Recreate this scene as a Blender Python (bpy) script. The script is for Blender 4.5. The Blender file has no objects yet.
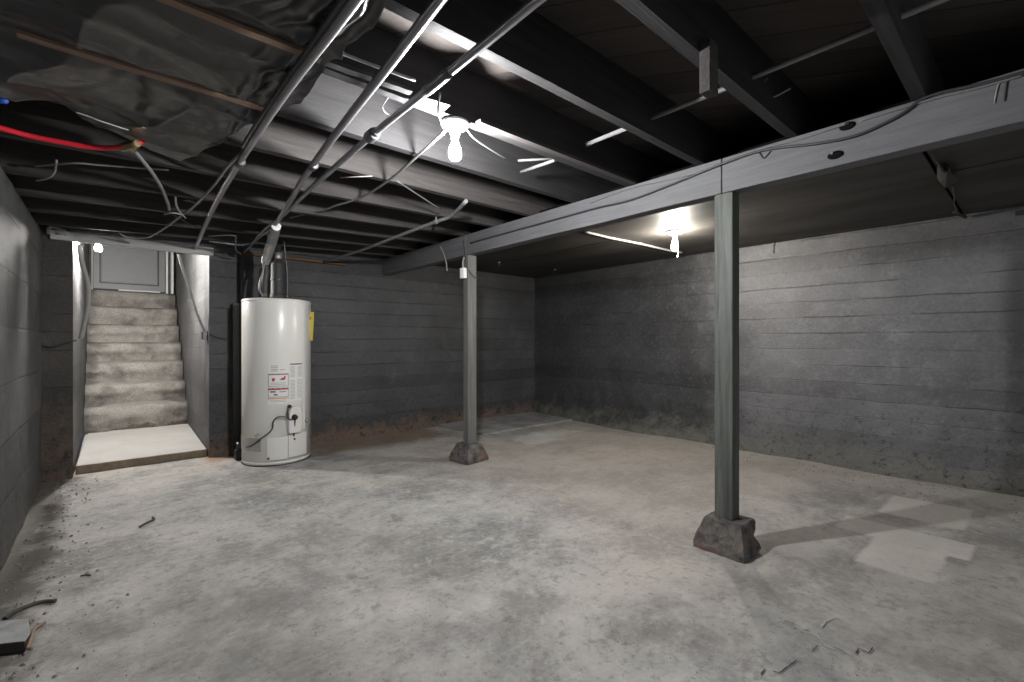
import bpy, math, random
from mathutils import Vector, Matrix, noise
random.seed(7)
C = bpy.context.scene.collection
SC = bpy.context.scene

# ------------------------------------------------------------------ camera geometry
F, CX, CY, H = 461.0, 512.0, 341.0, 1.15
BX = Vector((.753, -.657)); AX = Vector((.658, .754))      # world X / Y in terms of (right, forward)
def ray(px, py):
    r = (px-CX)/F; u = (CY-py)/F
    return Vector((.753*r+.658, -.657*r+.754, u))
def P(px, py, z=None, X=None, Y=None):
    """a point of the place seen at a pixel and lying on a known plane"""
    d = ray(px, py)
    if z is not None: t = (z-H)/d.z
    elif X is not None: t = X/d.x
    else: t = Y/d.y
    return Vector((d.x*t, d.y*t, H+d.z*t))

# ------------------------------------------------------------------ object helpers
def link(name, me, mat=None, parent=None, smooth=False):
    o = bpy.data.objects.new(name, me); C.objects.link(o)
    if mat: me.materials.append(mat)
    if parent: o.parent = parent
    if smooth:
        for p in me.polygons: p.use_smooth = True
    return o
def tag(o, label, cat, group=None):
    o['label'] = label; o['category'] = cat
    if group: o['group'] = group
    return o
def struct(o):
    o['kind'] = 'structure'; return o
def thing(name, loc, label, cat, group=None, rz=0):
    o = bpy.data.objects.new(name, None); C.objects.link(o)
    o.location = loc; o.rotation_euler = (0, 0, rz); o.empty_display_size = .1
    return tag(o, label, cat, group)

class MB:
    def __init__(s): s.v = []; s.f = []; s.sm = []
    def add(s, vs, fs, smooth=False):
        n = len(s.v); s.v += [tuple(v) for v in vs]
        s.f += [tuple(i+n for i in f) for f in fs]; s.sm += [smooth]*len(fs); return s
    def box(s, a, b, M=None):
        x0, y0, z0 = a; x1, y1, z1 = b
        vs = [Vector(p) for p in ((x0,y0,z0),(x1,y0,z0),(x1,y1,z0),(x0,y1,z0),(x0,y0,z1),(x1,y0,z1),(x1,y1,z1),(x0,y1,z1))]
        if M: vs = [M @ v for v in vs]
        return s.add(vs, [(0,3,2,1),(4,5,6,7),(0,1,5,4),(1,2,6,5),(2,3,7,6),(3,0,4,7)])
    def tube(s, pts, r, seg=10, smooth_path=True, caps=True):
        pts = [Vector(p) for p in pts]
        rr = r if isinstance(r, (list, tuple)) else [r]*len(pts)
        if smooth_path and len(pts) > 2:
            np_, nr = [], []
            for i in range(len(pts)-1):
                p0 = pts[max(i-1,0)]; p1 = pts[i]; p2 = pts[i+1]; p3 = pts[min(i+2, len(pts)-1)]
                for k in range(5):
                    t = k/5
                    np_.append(.5*((2*p1)+(p2-p0)*t+(2*p0-5*p1+4*p2-p3)*t*t+(-p0+3*p1-3*p2+p3)*t**3))
                    nr.append(rr[i]*(1-t)+rr[i+1]*t)
            np_.append(pts[-1]); nr.append(rr[-1]); pts, rr = np_, nr
        n = len(pts); vs = []; prev = None
        for i, p in enumerate(pts):
            d = (pts[min(i+1,n-1)]-pts[max(i-1,0)]).normalized()
            if prev is None:
                a = d.orthogonal().normalized()
            else:
                a = (prev-d*prev.dot(d)); a = a.normalized() if a.length > 1e-6 else d.orthogonal().normalized()
            prev = a; b = d.cross(a)
            for k in range(seg):
                q = 2*math.pi*k/seg
                vs.append(p+(a*math.cos(q)+b*math.sin(q))*rr[i])
        fs = [(i*seg+k, i*seg+(k+1)%seg, (i+1)*seg+(k+1)%seg, (i+1)*seg+k) for i in range(n-1) for k in range(seg)]
        s.add(vs, fs, True)
        if caps:
            m = len(s.v)-len(vs)
            s.f.append(tuple(m+k for k in reversed(range(seg)))); s.sm.append(False)
            s.f.append(tuple(m+(n-1)*seg+k for k in range(seg))); s.sm.append(False)
        return s
    def lathe(s, prof, c=(0,0,0), seg=24, smooth=True, M=None):
        c = Vector(c); vs = []
        for r, z in prof:
            for k in range(seg):
                q = 2*math.pi*k/seg
                v = Vector((r*math.cos(q), r*math.sin(q), z))
                vs.append((M @ v if M else v)+c)
        n = len(prof)
        fs = [(i*seg+k, i*seg+(k+1)%seg, (i+1)*seg+(k+1)%seg, (i+1)*seg+k) for i in range(n-1) for k in range(seg)]
        fs.append(tuple(reversed(range(seg)))); fs.append(tuple((n-1)*seg+k for k in range(seg)))
        return s.add(vs, fs, smooth)
    def prism(s, poly, z0, z1, M=None):
        n = len(poly)
        vs = [Vector((x, y, z0)) for x, y in poly]+[Vector((x, y, z1)) for x, y in poly]
        if M: vs = [M @ v for v in vs]
        return s.add(vs, [tuple(reversed(range(n))), tuple(range(n, 2*n))]+[(i, (i+1)%n, n+(i+1)%n, n+i) for i in range(n)])
    def grid(s, fn, nu, nv, smooth=True):
        vs = [fn(i/nu, j/nv) for j in range(nv+1) for i in range(nu+1)]
        w = nu+1
        return s.add(vs, [(j*w+i, j*w+i+1, (j+1)*w+i+1, (j+1)*w+i) for j in range(nv) for i in range(nu)], smooth)
    def build(s, name, mat, parent=None, bevel=0):
        me = bpy.data.meshes.new(name); me.from_pydata(s.v, [], s.f); me.update()
        me.polygons.foreach_set('use_smooth', s.sm)
        o = link(name, me, mat, parent)
        if bevel:
            m = o.modifiers.new('bevel', 'BEVEL'); m.width = bevel; m.segments = 2; m.limit_method = 'ANGLE'
        return o
def fbm(x, y, z=0, o=4):
    return noise.fractal(Vector((x, y, z)), 1.0, 2.0, o)
def sstep(a, b, x):
    t = max(0, min(1, (x-a)/(b-a))); return t*t*(3-2*t)

# ------------------------------------------------------------------ materials
class NT:
    def __init__(s, name):
        s.m = bpy.data.materials.new(name); s.m.use_nodes = True
        s.t = s.m.node_tree; s.n = s.t.nodes; s.b = s.n['Principled BSDF']
        s.tc = s.n.new('ShaderNodeTexCoord')
    def l(s, a, b): s.t.links.new(a, b)
    def sock(s, node, i, v):
        if hasattr(v, 'is_output'): s.l(v, node.inputs[i])
        else: node.inputs[i].default_value = v
    def noise(s, scale, detail=6, rough=.6, vec=None, dist=0, stretch=None):
        v = vec or s.tc.outputs['Object']
        if stretch:
            mp = s.n.new('ShaderNodeMapping'); mp.inputs['Scale'].default_value = stretch; s.l(v, mp.inputs[0]); v = mp.outputs[0]
        n = s.n.new('ShaderNodeTexNoise'); s.l(v, n.inputs['Vector'])
        n.inputs['Scale'].default_value = scale; n.inputs['Detail'].default_value = detail
        n.inputs['Roughness'].default_value = rough; n.inputs['Distortion'].default_value = dist
        return n.outputs['Fac']
    def ramp(s, fac, stops):
        r = s.n.new('ShaderNodeValToRGB'); e = r.color_ramp.elements
        while len(e) < len(stops): e.new(.5)
        for el, (p, c) in zip(e, stops):
            el.position = p; el.color = (c, c, c, 1) if isinstance(c, (int, float)) else (*c, 1)
        s.sock(r, 0, fac); return r.outputs[0]
    def math(s, op, a, b=0.0, c=0.0, clamp=False):
        n = s.n.new('ShaderNodeMath'); n.operation = op; n.use_clamp = clamp
        s.sock(n, 0, a); s.sock(n, 1, b); s.sock(n, 2, c); return n.outputs[0]
    def mix(s, fac, a, b, mode='MIX'):
        n = s.n.new('ShaderNodeMix'); n.data_type = 'RGBA'; n.blend_type = mode
        def st(i, v):
            if hasattr(v, 'is_output'): s.l(v, n.inputs[i])
            else: n.inputs[i].default_value = (*v, 1) if len(v) == 3 else v
        s.sock(n, 0, fac); st(6, a); st(7, b); return n.outputs[2]
    def xyz(s):
        n = s.n.new('ShaderNodeSeparateXYZ'); s.l(s.tc.outputs['Object'], n.inputs[0]); return n.outputs
    def bump(s, h, strength=.3, dist=.01, prev=None):
        n = s.n.new('ShaderNodeBump'); n.inputs['Strength'].default_value = strength; n.inputs['Distance'].default_value = dist
        s.l(h, n.inputs['Height'])
        if prev: s.l(prev, n.inputs['Normal'])
        return n.outputs[0]
    def out(s, color, rough=.6, normal=None, metal=0, spec=None):
        s.sock(s.b, 'Base Color', color if hasattr(color, 'is_output') else (*color, 1))
        s.sock(s.b, 'Roughness', rough); s.b.inputs['Metallic'].default_value = metal
        if spec is not None: s.b.inputs['Specular IOR Level'].default_value = spec
        if normal: s.l(normal, s.b.inputs['Normal'])
        return s.m

def simple(name, col, rough=.5, metal=0, var=.25, scale=20, bump=.15, spec=None, stretch=None):
    t = NT(name); n = t.noise(scale, stretch=stretch)
    c = t.mix(n, tuple(x*(1-var) for x in col), tuple(min(1, x*(1+var)) for x in col))
    return t.out(c, rough, t.bump(n, bump, .004), metal, spec)

def wall_mat(name, base, course=.155, axis=1, block=0.0, dust=(.17,.16,.145), dust_h=.45, dust_amt=1.0, rough=.5, zoff=0.0, spec=.4, rough_h=.75, far_dark=None):
    """painted board-formed concrete: horizontal form-board seams, pitting, dusty weathered foot"""
    t = NT(name); xyz = t.xyz(); z = xyz[2]; u = xyz[axis]
    big = t.noise(1.1, 5, .6); fine = t.noise(38, 8, .7); mid = t.noise(6, 6, .65, dist=.4)
    wob = t.math('MULTIPLY_ADD', t.noise(2.5, 3), .03, zoff)
    zz = t.math('DIVIDE', t.math('ADD', z, wob), course)
    fr = t.math('FRACT', zz); row = t.math('FLOOR', zz)
    edge = t.math('MINIMUM', fr, t.math('SUBTRACT', 1.0, fr))
    line = t.math('SUBTRACT', 1.0, t.math('DIVIDE', edge, .035, clamp=True), clamp=True)
    gap = t.ramp(t.noise(1.6, 4, .7, stretch=(1, 1, 5)), [(.42, 0.15), (.58, 1.0)])
    line = t.math('MULTIPLY', line, gap)
    if block:
        off = t.math('MULTIPLY', t.math('FRACT', t.math('MULTIPLY', row, .5)), block)
        ub = t.math('FRACT', t.math('DIVIDE', t.math('ADD', u, off), block))
        eb = t.math('MINIMUM', ub, t.math('SUBTRACT', 1.0, ub))
        lb = t.math('SUBTRACT', 1.0, t.math('DIVIDE', eb, .012, clamp=True), clamp=True)
        line = t.math('MAXIMUM', line, t.math('MULTIPLY', lb, .8))
    wn = t.n.new('ShaderNodeTexWhiteNoise'); wn.noise_dimensions = '1D'; t.l(row, wn.inputs['W'])
    rowv = t.math('MULTIPLY_ADD', wn.outputs['Value'], .35, .82)
    c0 = t.mix(t.ramp(big, [(.35, 0.0), (.7, 1.0)]), tuple(x*.72 for x in base), tuple(x*1.35 for x in base))
    c0 = t.mix(1.0, c0, rowv, 'MULTIPLY')
    c0 = t.mix(t.math('MULTIPLY', t.ramp(mid, [(.55, 0.0), (.75, 1.0)]), .45), c0, tuple(x*2.0 for x in base))
    c0 = t.mix(t.math('MULTIPLY', line, .6), c0, tuple(x*.25 for x in base))
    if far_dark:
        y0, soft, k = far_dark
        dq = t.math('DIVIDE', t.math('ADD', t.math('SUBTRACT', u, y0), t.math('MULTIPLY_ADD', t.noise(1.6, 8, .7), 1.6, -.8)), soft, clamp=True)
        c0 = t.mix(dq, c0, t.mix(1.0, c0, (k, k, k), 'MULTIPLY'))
    # dust and scale at the foot of the wall
    hgt = t.math('SUBTRACT', 1.0, t.math('DIVIDE', z, dust_h, clamp=True), clamp=True)
    dn = t.ramp(t.noise(7, 10, .8, dist=.4), [(.36, 0.0), (.64, 1.0)])
    dm = t.math('MULTIPLY', t.ramp(t.math('ADD', t.math('MULTIPLY', hgt, .62), t.math('MULTIPLY', dn, .5)), [(.55, 0.0), (.86, 1.0)]), dust_amt*.85, clamp=True)
    c0 = t.mix(dm, c0, dust)
    rgh = t.math('MULTIPLY_ADD', fine, .3, rough-.12)
    pit = t.noise(95, 4, .7)
    c0 = t.mix(t.math('MULTIPLY', t.ramp(fine, [(.52, 0.0), (.70, 1.0)]), .28), c0, tuple(x*2.3 for x in base))
    c0 = t.mix(t.math('MULTIPLY', t.ramp(fine, [(.30, 1.0), (.46, 0.0)]), .4), c0, tuple(x*.32 for x in base))
    crag = t.noise(17, 8, .8, dist=.5)
    rg = t.math('MULTIPLY', t.math('SUBTRACT', 1.0, t.math('DIVIDE', z, rough_h, clamp=True), clamp=True), 3.2)
    c0 = t.mix(t.math('MULTIPLY', t.ramp(crag, [(.36, 1.0), (.46, 0.0)]), t.math('MULTIPLY', rg, .45), clamp=True), c0, tuple(x*.25 for x in base))
    h = t.math('ADD', t.math('MULTIPLY', fine, .9), t.math('ADD', t.math('MULTIPLY', mid, .35), t.math('MULTIPLY', line, -1.0)))
    h = t.math('ADD', h, t.math('ADD', t.math('MULTIPLY', pit, .35), t.math('MULTIPLY', crag, rg)))
    return t.out(c0, rgh, t.bump(h, .5, .016), spec=spec)

def wood_mat(name, base, axis=0, var=.4, rough=.7, dust=None, scale=1.0):
    t = NT(name)
    st = [14, 14, 14]; st[axis] = .8
    g = t.noise(2.2*scale, 7, .7, stretch=tuple(st), dist=.6); b = t.noise(1.3, 4, .6)
    fine = t.noise(60, 4, .7)
    c = t.mix(t.ramp(g, [(.3, 0.0), (.7, 1.0)]), tuple(x*(1-var) for x in base), tuple(x*(1+var) for x in base))
    c = t.mix(t.ramp(b, [(.45, 0.0), (.75, .6)]), c, tuple(x*.6 for x in base) if dust is None else dust)
    c = t.mix(t.math('MULTIPLY', t.ramp(fine, [(.6, 0.0), (.8, 1.0)]), .35), c, tuple(min(1, x*1.9) for x in base))
    return t.out(c, rough, t.bump(g, .5, .006), spec=.3)

M = {}
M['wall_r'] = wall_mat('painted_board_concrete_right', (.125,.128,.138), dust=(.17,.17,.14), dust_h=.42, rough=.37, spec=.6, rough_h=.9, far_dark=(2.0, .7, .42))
M['wall_b'] = wall_mat('painted_board_concrete_back', (.062,.063,.067), axis=0, dust=(.18,.115,.08), dust_h=.36, rough=.5, zoff=.05)
M['wall_l'] = wall_mat('painted_block_left', (.085,.085,.085), course=.31, axis=1, block=.62, dust=(.12,.11,.1), dust_h=.18, rough=.72, spec=.25)
M['pier'] = wall_mat('painted_pier_concrete', (.055,.050,.046), axis=0, dust=(.12,.085,.06), dust_h=1.1, rough=.6)
M['passage'] = wall_mat('painted_passage_concrete', (.10,.10,.10), dust=(.14,.14,.135), dust_h=.25, rough=.6)
M['joist'] = wood_mat('dark_joist_wood', (.055,.050,.048), 0)
M['joist_edge'] = wood_mat('worn_joist_edge', (.22,.215,.21), 0, var=.55, dust=(.12,.117,.113))  # worn wood, colour lifted further to stand in for light from below
M['joist_edge_dark'] = wood_mat('dark_worn_joist_edge', (.075,.073,.072), 0, var=.55, dust=(.05,.048,.047))  # same worn edge, colour darkened against the glare of the near bulb
M['joist_b'] = wood_mat('dark_joist_wood_near', (.026,.025,.026), 0)  # joist wood coloured darker to hold down glare from the bulb
M['beam'] = wood_mat('grey_painted_beam', (.125,.125,.132), 1, var=.22, rough=.62, dust=(.105,.105,.11), scale=1.6)
M['post'] = wood_mat('grey_green_painted_post', (.085,.091,.084), 2, var=.55, rough=.6, dust=(.068,.078,.058))
M['post2'] = wood_mat('grey_painted_post', (.14,.14,.135), 2, var=.3, rough=.6)
M['lath'] = wood_mat('bare_lath_wood', (.25,.17,.125), 0, var=.25, rough=.7)
M['strip'] = wood_mat('grey_strip_wood', (.045,.045,.047), 0, var=.25, rough=.7)
M['sill'] = wood_mat('orange_brown_sill_wood', (.16,.085,.04), 0, var=.4)
M['header'] = wood_mat('painted_header_wood', (.5,.5,.49), 0, var=.2)
M['galv'] = simple('galvanized_pipe', (.26,.26,.275), .36, .8, .25, 14, .1)
M['galv_d'] = simple('dark_iron_pipe', (.11,.11,.115), .4, .7, .3, 14, .1)
M['conduit'] = simple('painted_grey_conduit', (.19,.19,.195), .45, .2, .2, 20, .1)
M['cable_w'] = simple('white_cable_jacket', (.28,.28,.27), .5, 0, .2, 30, .05)
M['cable_g'] = simple('grey_cable_jacket', (.13,.13,.13), .55, 0, .2, 30, .05)
M['cable_k'] = simple('black_cable_jacket', (.03,.03,.033), .5, 0, .2, 30, .05)
M['red'] = simple('red_plastic_tube', (.62,.02,.035), .35, 0, .1, 20, .02)
M['blue'] = simple('blue_plastic_tube', (.03,.12,.6), .35, 0, .1, 20, .02)
M['brass'] = simple('tarnished_brass', (.28,.2,.1), .4, .8, .3, 40, .1)
M['black'] = simple('black_paint', (.018,.018,.02), .5, 0, .3, 20, .1)
M['white'] = simple('white_enamel', (.80,.79,.755), .28, 0, .03, 5, .02)
M['white_p'] = simple('white_plastic', (.74,.73,.70), .4, 0, .04, 12, .02)
M['paper'] = simple('white_paper', (.78,.78,.77), .6, 0, .03, 50, .02)
M['grey_plate'] = simple('grey_metal_plate', (.40,.40,.38), .4, .3, .15, 30, .05)
M['print'] = simple('grey_print', (.36,.36,.36), .7, 0, .1, 60, 0)
M['print_d'] = simple('dark_print', (.10,.09,.09), .7, 0, .1, 60, 0)
M['red_p'] = simple('red_print', (.42,.03,.07), .6, 0, .1, 60, 0)
M['orange_p'] = simple('orange_print', (.75,.36,.14), .6, 0, .1, 60, 0)
M['yellow'] = simple('yellow_card', (.66,.50,.07), .55, 0, .2, 30, .03)
M['porcelain'] = simple('porcelain', (.72,.72,.72), .35, 0, .05, 20, .03)
M['silver_foil'] = simple('silver_duct_foil', (.46,.46,.45), .42, .55, .3, 45, .4)
M['flue'] = simple('dull_flue_metal', (.06,.06,.06), .6, .2, .4, 18, .2)
M['nail'] = simple('light_steel', (.5,.5,.5), .4, .6, .2, 40, .05)
M['door'] = simple('grey_painted_door', (.20,.205,.215), .5, 0, .1, 8, .05)
M['trim_w'] = simple('white_painted_trim', (.72,.72,.70), .5, 0, .08, 10, .05)
M['debris'] = simple('dark_debris', (.05,.047,.043), .7, 0, .4, 30, .3)
M['pebble'] = simple('concrete_crumbs', (.2,.19,.175), .9, 0, .6, 8, .3)
M['crack'] = simple('crack_dark', (.035,.032,.03), .95, 0, .3, 30, .1)
M['chalk'] = simple('chalky_ridge', (.40,.39,.37), .95, 0, .2, 40, .2)
M['hole'] = simple('bored_hole_dark', (.006,.006,.006), .95, 0, .2, 30, .05, spec=.05)

def concrete_block():
    t = NT('rough_pier_block_concrete')
    b = t.noise(14, 8, .7); f = t.noise(70, 6, .7); r = t.noise(9, 5, .6)
    c = t.mix(t.ramp(b, [(.35, 0.0), (.7, 1.0)]), (.055,.052,.05), (.24,.225,.21))
    z = t.xyz()[2]
    foot = t.math('SUBTRACT', 1.0, t.math('DIVIDE', z, .11, clamp=True), clamp=True)
    c = t.mix(t.math('MULTIPLY', t.math('MULTIPLY', foot, t.ramp(r, [(.45, 0.0), (.6, 1.0)])), .7), c, (.22,.11,.055))
    h = t.math('ADD', b, t.math('MULTIPLY', f, .5))
    return t.out(c, .9, t.bump(h, .9, .02), spec=.2)
M['block'] = concrete_block()

def stair_mat():
    t = NT('rough_worn_stair_concrete')
    f = t.noise(55, 8, .75); b = t.noise(4, 6, .65, dist=.3)
    c = t.mix(t.ramp(f, [(.3, 0.0), (.72, 1.0)]), (.22,.205,.185), (.50,.47,.43))
    c = t.mix(t.ramp(b, [(.48, 0.0), (.7, .8)]), c, (.13,.12,.11))
    xx = t.xyz()[0]
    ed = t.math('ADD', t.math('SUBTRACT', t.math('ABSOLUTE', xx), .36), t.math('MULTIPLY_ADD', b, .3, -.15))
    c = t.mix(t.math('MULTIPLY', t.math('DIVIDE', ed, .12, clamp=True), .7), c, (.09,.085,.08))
    rz = t.xyz()[2]
    lip = t.math('SUBTRACT', 1.0, t.math('DIVIDE', t.math('ADD', t.math('SUBTRACT', rz, .075), t.math('MULTIPLY_ADD', b, .35, -.19)), .03, clamp=True), clamp=True)
    c = t.mix(t.math('MULTIPLY', lip, .8), c, (.10,.072,.045))
    return t.out(c, .92, t.bump(t.math('ADD', f, b), .8, .02), spec=.2)
M['stair'] = stair_mat()
def landing_mat():
    t = NT('smooth_landing_concrete')
    b = t.noise(3, 6, .6, dist=.5)
    c = t.mix(b, (.40,.385,.365), (.60,.58,.555))
    z = t.xyz()[2]
    side = t.math('LESS_THAN', z, .068)
    c = t.mix(side, c, t.mix(t.noise(16, 6, .7), (.06,.05,.04), (.34,.26,.18)))
    return t.out(c, .85, t.bump(b, .3, .01), spec=.25)
M['landing'] = landing_mat()

def floor_mat():
    t = NT('worn_basement_floor_concrete')
    xyz = t.xyz(); X, Y = xyz[0], xyz[1]
    L = t.noise(.55, 5, .6, dist=.3); m = t.noise(1.7, 12, .72, dist=.25); f = t.noise(26, 10, .75); ff = t.noise(120, 4, .7)
    streak = t.noise(2.6, 12, .74, stretch=(.6, 2.6, 1), dist=.3)
    c = t.mix(t.ramp(L, [(.38, 0.0), (.62, 1.0)]), (.31,.315,.312), (.455,.425,.39))
    c = t.mix(t.math('MULTIPLY', t.ramp(m, [(.46, 0.0), (.70, 1.0)]), .85), c, (.62,.60,.565))
    c = t.mix(t.math('MULTIPLY', t.ramp(m, [(.28, 1.0), (.50, 0.0)]), .8), c, (.15,.146,.14))
    c = t.mix(t.math('MULTIPLY', t.ramp(streak, [(.54, 0.0), (.66, 1.0)]), .6), c, (.55,.53,.49))
    c = t.mix(t.math('MULTIPLY', t.ramp(streak, [(.3, 1.0), (.43, 0.0)]), .6), c, (.17,.15,.132))
    c = t.mix(t.math('MULTIPLY', t.ramp(f, [(.35, 1.0), (.46, 0.0)]), .55), c, (.13,.125,.118))
    sp = t.noise(75, 3, .6)
    c = t.mix(t.math('MULTIPLY', t.ramp(sp, [(.22, 1.0), (.31, 0.0)]), .5), c, (.09,.085,.08))
    fl = t.noise(6, 12, .8, dist=.3)
    c = t.mix(t.math('MULTIPLY', t.ramp(fl, [(.56, 0.0), (.60, 1.0)]), .5), c, (.60,.585,.555))
    c = t.mix(t.math('MULTIPLY', t.ramp(fl, [(.40, 1.0), (.44, 0.0)]), .5), c, (.16,.152,.145))
    c = t.mix(t.math('MULTIPLY', t.ramp(f, [(.53, 0.0), (.62, 1.0)]), .55), c, (.5,.49,.47))
    # shaped stains: (x, y, half sizes, softness, colour, amount)
    wob = t.math('MULTIPLY_ADD', t.noise(7, 6, .7), .3, -.15)
    wob2 = t.math('MULTIPLY_ADD', t.noise(3.3, 6, .7), .5, -.25)
    def rect(x0, x1, y0, y1, soft, w):
        cx, hx, cy, hy = (x0+x1)/2, (x1-x0)/2, (y0+y1)/2, (y1-y0)/2
        dx = t.math('SUBTRACT', t.math('ABSOLUTE', t.math('SUBTRACT', X, cx)), hx)
        dy = t.math('SUBTRACT', t.math('ABSOLUTE', t.math('SUBTRACT', Y, cy)), hy)
        d = t.math('ADD', t.math('MAXIMUM', dx, dy), t.math('MULTIPLY', wob if w < .8 else wob2, w))
        return t.math('SUBTRACT', 1.0, t.math('DIVIDE', t.math('ADD', d, soft), soft*2, clamp=True), clamp=True)
    c = t.mix(t.math('MULTIPLY', rect(2.3,5.2,1.2,4.2,.5,2.0), .45), c, (.47,.41,.36))
    pale = (.62,.595,.555)
    mot = t.ramp(f, [(.3, .35), (.6, 1.0)]); mot2 = t.ramp(m, [(.42, 1.0), (.66, .25)])
    c = t.mix(t.math('MULTIPLY', t.math('MULTIPLY', rect(-.5,1.1,.2,2.7,.45,2.2), mot2), .62), c, (.17,.165,.158))
    c = t.mix(t.math('MULTIPLY', t.math('MULTIPLY', rect(1.75,4.2,-.9,.95,.35,2.0), mot2), .5), c, (.19,.18,.168))
    for (x0, x1, y0, y1) in ((3.92,4.42,.30,.72), (3.40,3.68,.24,.84), (2.95,3.40,.33,.64)):
        c = t.mix(t.math('MULTIPLY', t.math('MULTIPLY', rect(x0,x1,y0,y1,.010,.16), t.math('MAXIMUM', mot2, .45)), .85), c, pale)
    c = t.mix(t.math('MULTIPLY', rect(2.78,3.02,.80,.98,.05,.8), .5), c, (.47,.45,.42))
    for (x0, x1, y0, y1) in ((3.55,4.0,3.70,4.15), (3.95,4.5,3.85,4.1)):
        c = t.mix(t.math('MULTIPLY', t.math('MULTIPLY', rect(x0,x1,y0,y1,.06,1.3), mot), .75), c, (.66,.66,.65))
    c = t.mix(t.math('MULTIPLY', rect(1.6,3.2,4.75,5.5,.12,1.0), .75), c, (.20,.135,.095))
    c = t.mix(t.math('MULTIPLY', rect(.7,1.0,5.2,5.5,.05,.6), .8), c, (.36,.22,.13))
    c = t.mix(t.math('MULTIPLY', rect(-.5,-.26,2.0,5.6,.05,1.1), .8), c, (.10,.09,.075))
    c = t.mix(t.math('MULTIPLY', rect(4.4,5.4,-1,3.4,.35,1.4), .35), c, (.44,.40,.36))
    rgh = t.math('MULTIPLY_ADD', m, .25, .62)
    h = t.math('ADD', t.math('ADD', f, t.math('MULTIPLY', ff, .3)), t.math('MULTIPLY', m, 1.2))
    return t.out(c, rgh, t.bump(h, .6, .012), spec=.3)
M['floor'] = floor_mat()
def slab_mat():
    t = NT('grey_blue_slab_concrete')
    m = t.noise(2.5, 8, .65, dist=1.0); f = t.noise(28, 8, .7)
    c = t.mix(t.ramp(m, [(.35, 0.0), (.7, 1.0)]), (.20,.205,.21), (.42,.42,.42))
    c = t.mix(t.math('MULTIPLY', t.ramp(f, [(.3, 1.0), (.5, 0.0)]), .4), c, (.13,.125,.12))
    return t.out(c, .8, t.bump(f, .4, .01), spec=.25)
M['slab'] = slab_mat()

def subfloor_mat():
    t = NT('dark_diagonal_subfloor_boards')
    mp = t.n.new('ShaderNodeMapping'); t.l(t.tc.outputs['Object'], mp.inputs[0])
    mp.inputs['Rotation'].default_value = (0, 0, math.radians(-125+90))
    sp = t.n.new('ShaderNodeSeparateXYZ'); t.l(mp.outputs[0], sp.inputs[0])
    q = t.math('DIVIDE', sp.outputs[0], .19); fr = t.math('FRACT', q); row = t.math('FLOOR', q)
    e = t.math('MINIMUM', fr, t.math('SUBTRACT', 1.0, fr))
    line = t.math('SUBTRACT', 1.0, t.math('DIVIDE', e, .025, clamp=True), clamp=True)
    wn = t.n.new('ShaderNodeTexWhiteNoise'); wn.noise_dimensions = '1D'; t.l(row, wn.inputs['W'])
    g = t.noise(2, 6, .65, vec=mp.outputs[0], stretch=(14, 1, 1))
    c = t.mix(g, (.04,.034,.031), (.085,.072,.066))
    c = t.mix(1.0, c, t.math('MULTIPLY_ADD', wn.outputs['Value'], .5, .7), 'MULTIPLY')
    c = t.mix(line, c, (.006,.006,.006))
    return t.out(c, .75, t.bump(t.math('ADD', g, t.math('MULTIPLY', line, -2.0)), .4, .01), spec=.25)
M['subfloor'] = subfloor_mat()
def panel_mat():
    t = NT('dark_grey_ceiling_panel')
    b = t.noise(1.2, 5, .6, stretch=(2.4, .7, 1)); f = t.noise(40, 6, .7)
    c = t.mix(t.ramp(b, [(.35, 0.0), (.7, 1.0)]), (.034,.031,.029), (.072,.067,.062))
    return t.out(c, .55, t.bump(t.math('ADD', b, t.math('MULTIPLY', f, .3)), .2, .01), spec=.15)
M['panel'] = panel_mat()
def plastic_mat():
    t = NT('black_polythene')
    w = t.noise(3.0, 1.5, .4, dist=.5); f = t.noise(30, 3, .5); w2 = t.noise(9, 1.2, .4, dist=.8)
    c = t.mix(w, (.008,.008,.009), (.022,.022,.024))
    return t.out(c, t.math('MULTIPLY_ADD', f, .12, .27), t.bump(t.math('ADD', w, t.math('MULTIPLY', w2, .3)), .6, .06), spec=.8)
M['plastic'] = plastic_mat()
def bulb_mat(name, col, s):
    m = bpy.data.materials.new(name); m.use_nodes = True; n = m.node_tree.nodes
    e = n.new('ShaderNodeEmission'); e.inputs[0].default_value = (*col, 1); e.inputs[1].default_value = s
    m.node_tree.links.new(e.outputs[0], n['Material Output'].inputs[0]); return m

# ------------------------------------------------------------------ the setting
XL, XR, YB, YF = -.42, 5.20, 5.40, -1.6
ZC, ZS = 2.165, 2.405            # joist bottoms / subfloor
def floor_fn(u, v):
    x = -.7+u*(XR+.5+.7); y = YF+v*(YB+.15-YF)
    return Vector((x, y, -.004+.004*fbm(x*1.3, y*1.3)))
fl = MB().grid(floor_fn, 120, 130)
fl.box((-.7, YF, -.2), (XR+.5, YB+.15, -.03))
struct(fl.build('floor', M['floor']))

def wall_right_fn(u, v):
    y = YF+u*(YB+.1-YF); z = -.02+v*(ZS+.02)
    row = math.floor((z+.0)/.155)
    off = .006*(noise.random_vector().x*0)+.007*noise.noise(Vector((row*7.3, y*.25, 3)))
    foot = (.17+.10*fbm(y*1.1, 4.2)-.10*sstep(4.3, 5.3, y))*(1-sstep(-.02, .30+.12*fbm(y*.8, 1.7), z))
    rough = .012*fbm(y*9, z*9, 2)*(1-sstep(.1, .8, z)) + .004*fbm(y*5, z*5)
    return Vector((XR-foot-rough-off, y, z))
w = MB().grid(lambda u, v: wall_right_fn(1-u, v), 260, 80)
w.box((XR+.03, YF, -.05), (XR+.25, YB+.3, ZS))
struct(w.build('wall_right', M['wall_r']))

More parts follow.
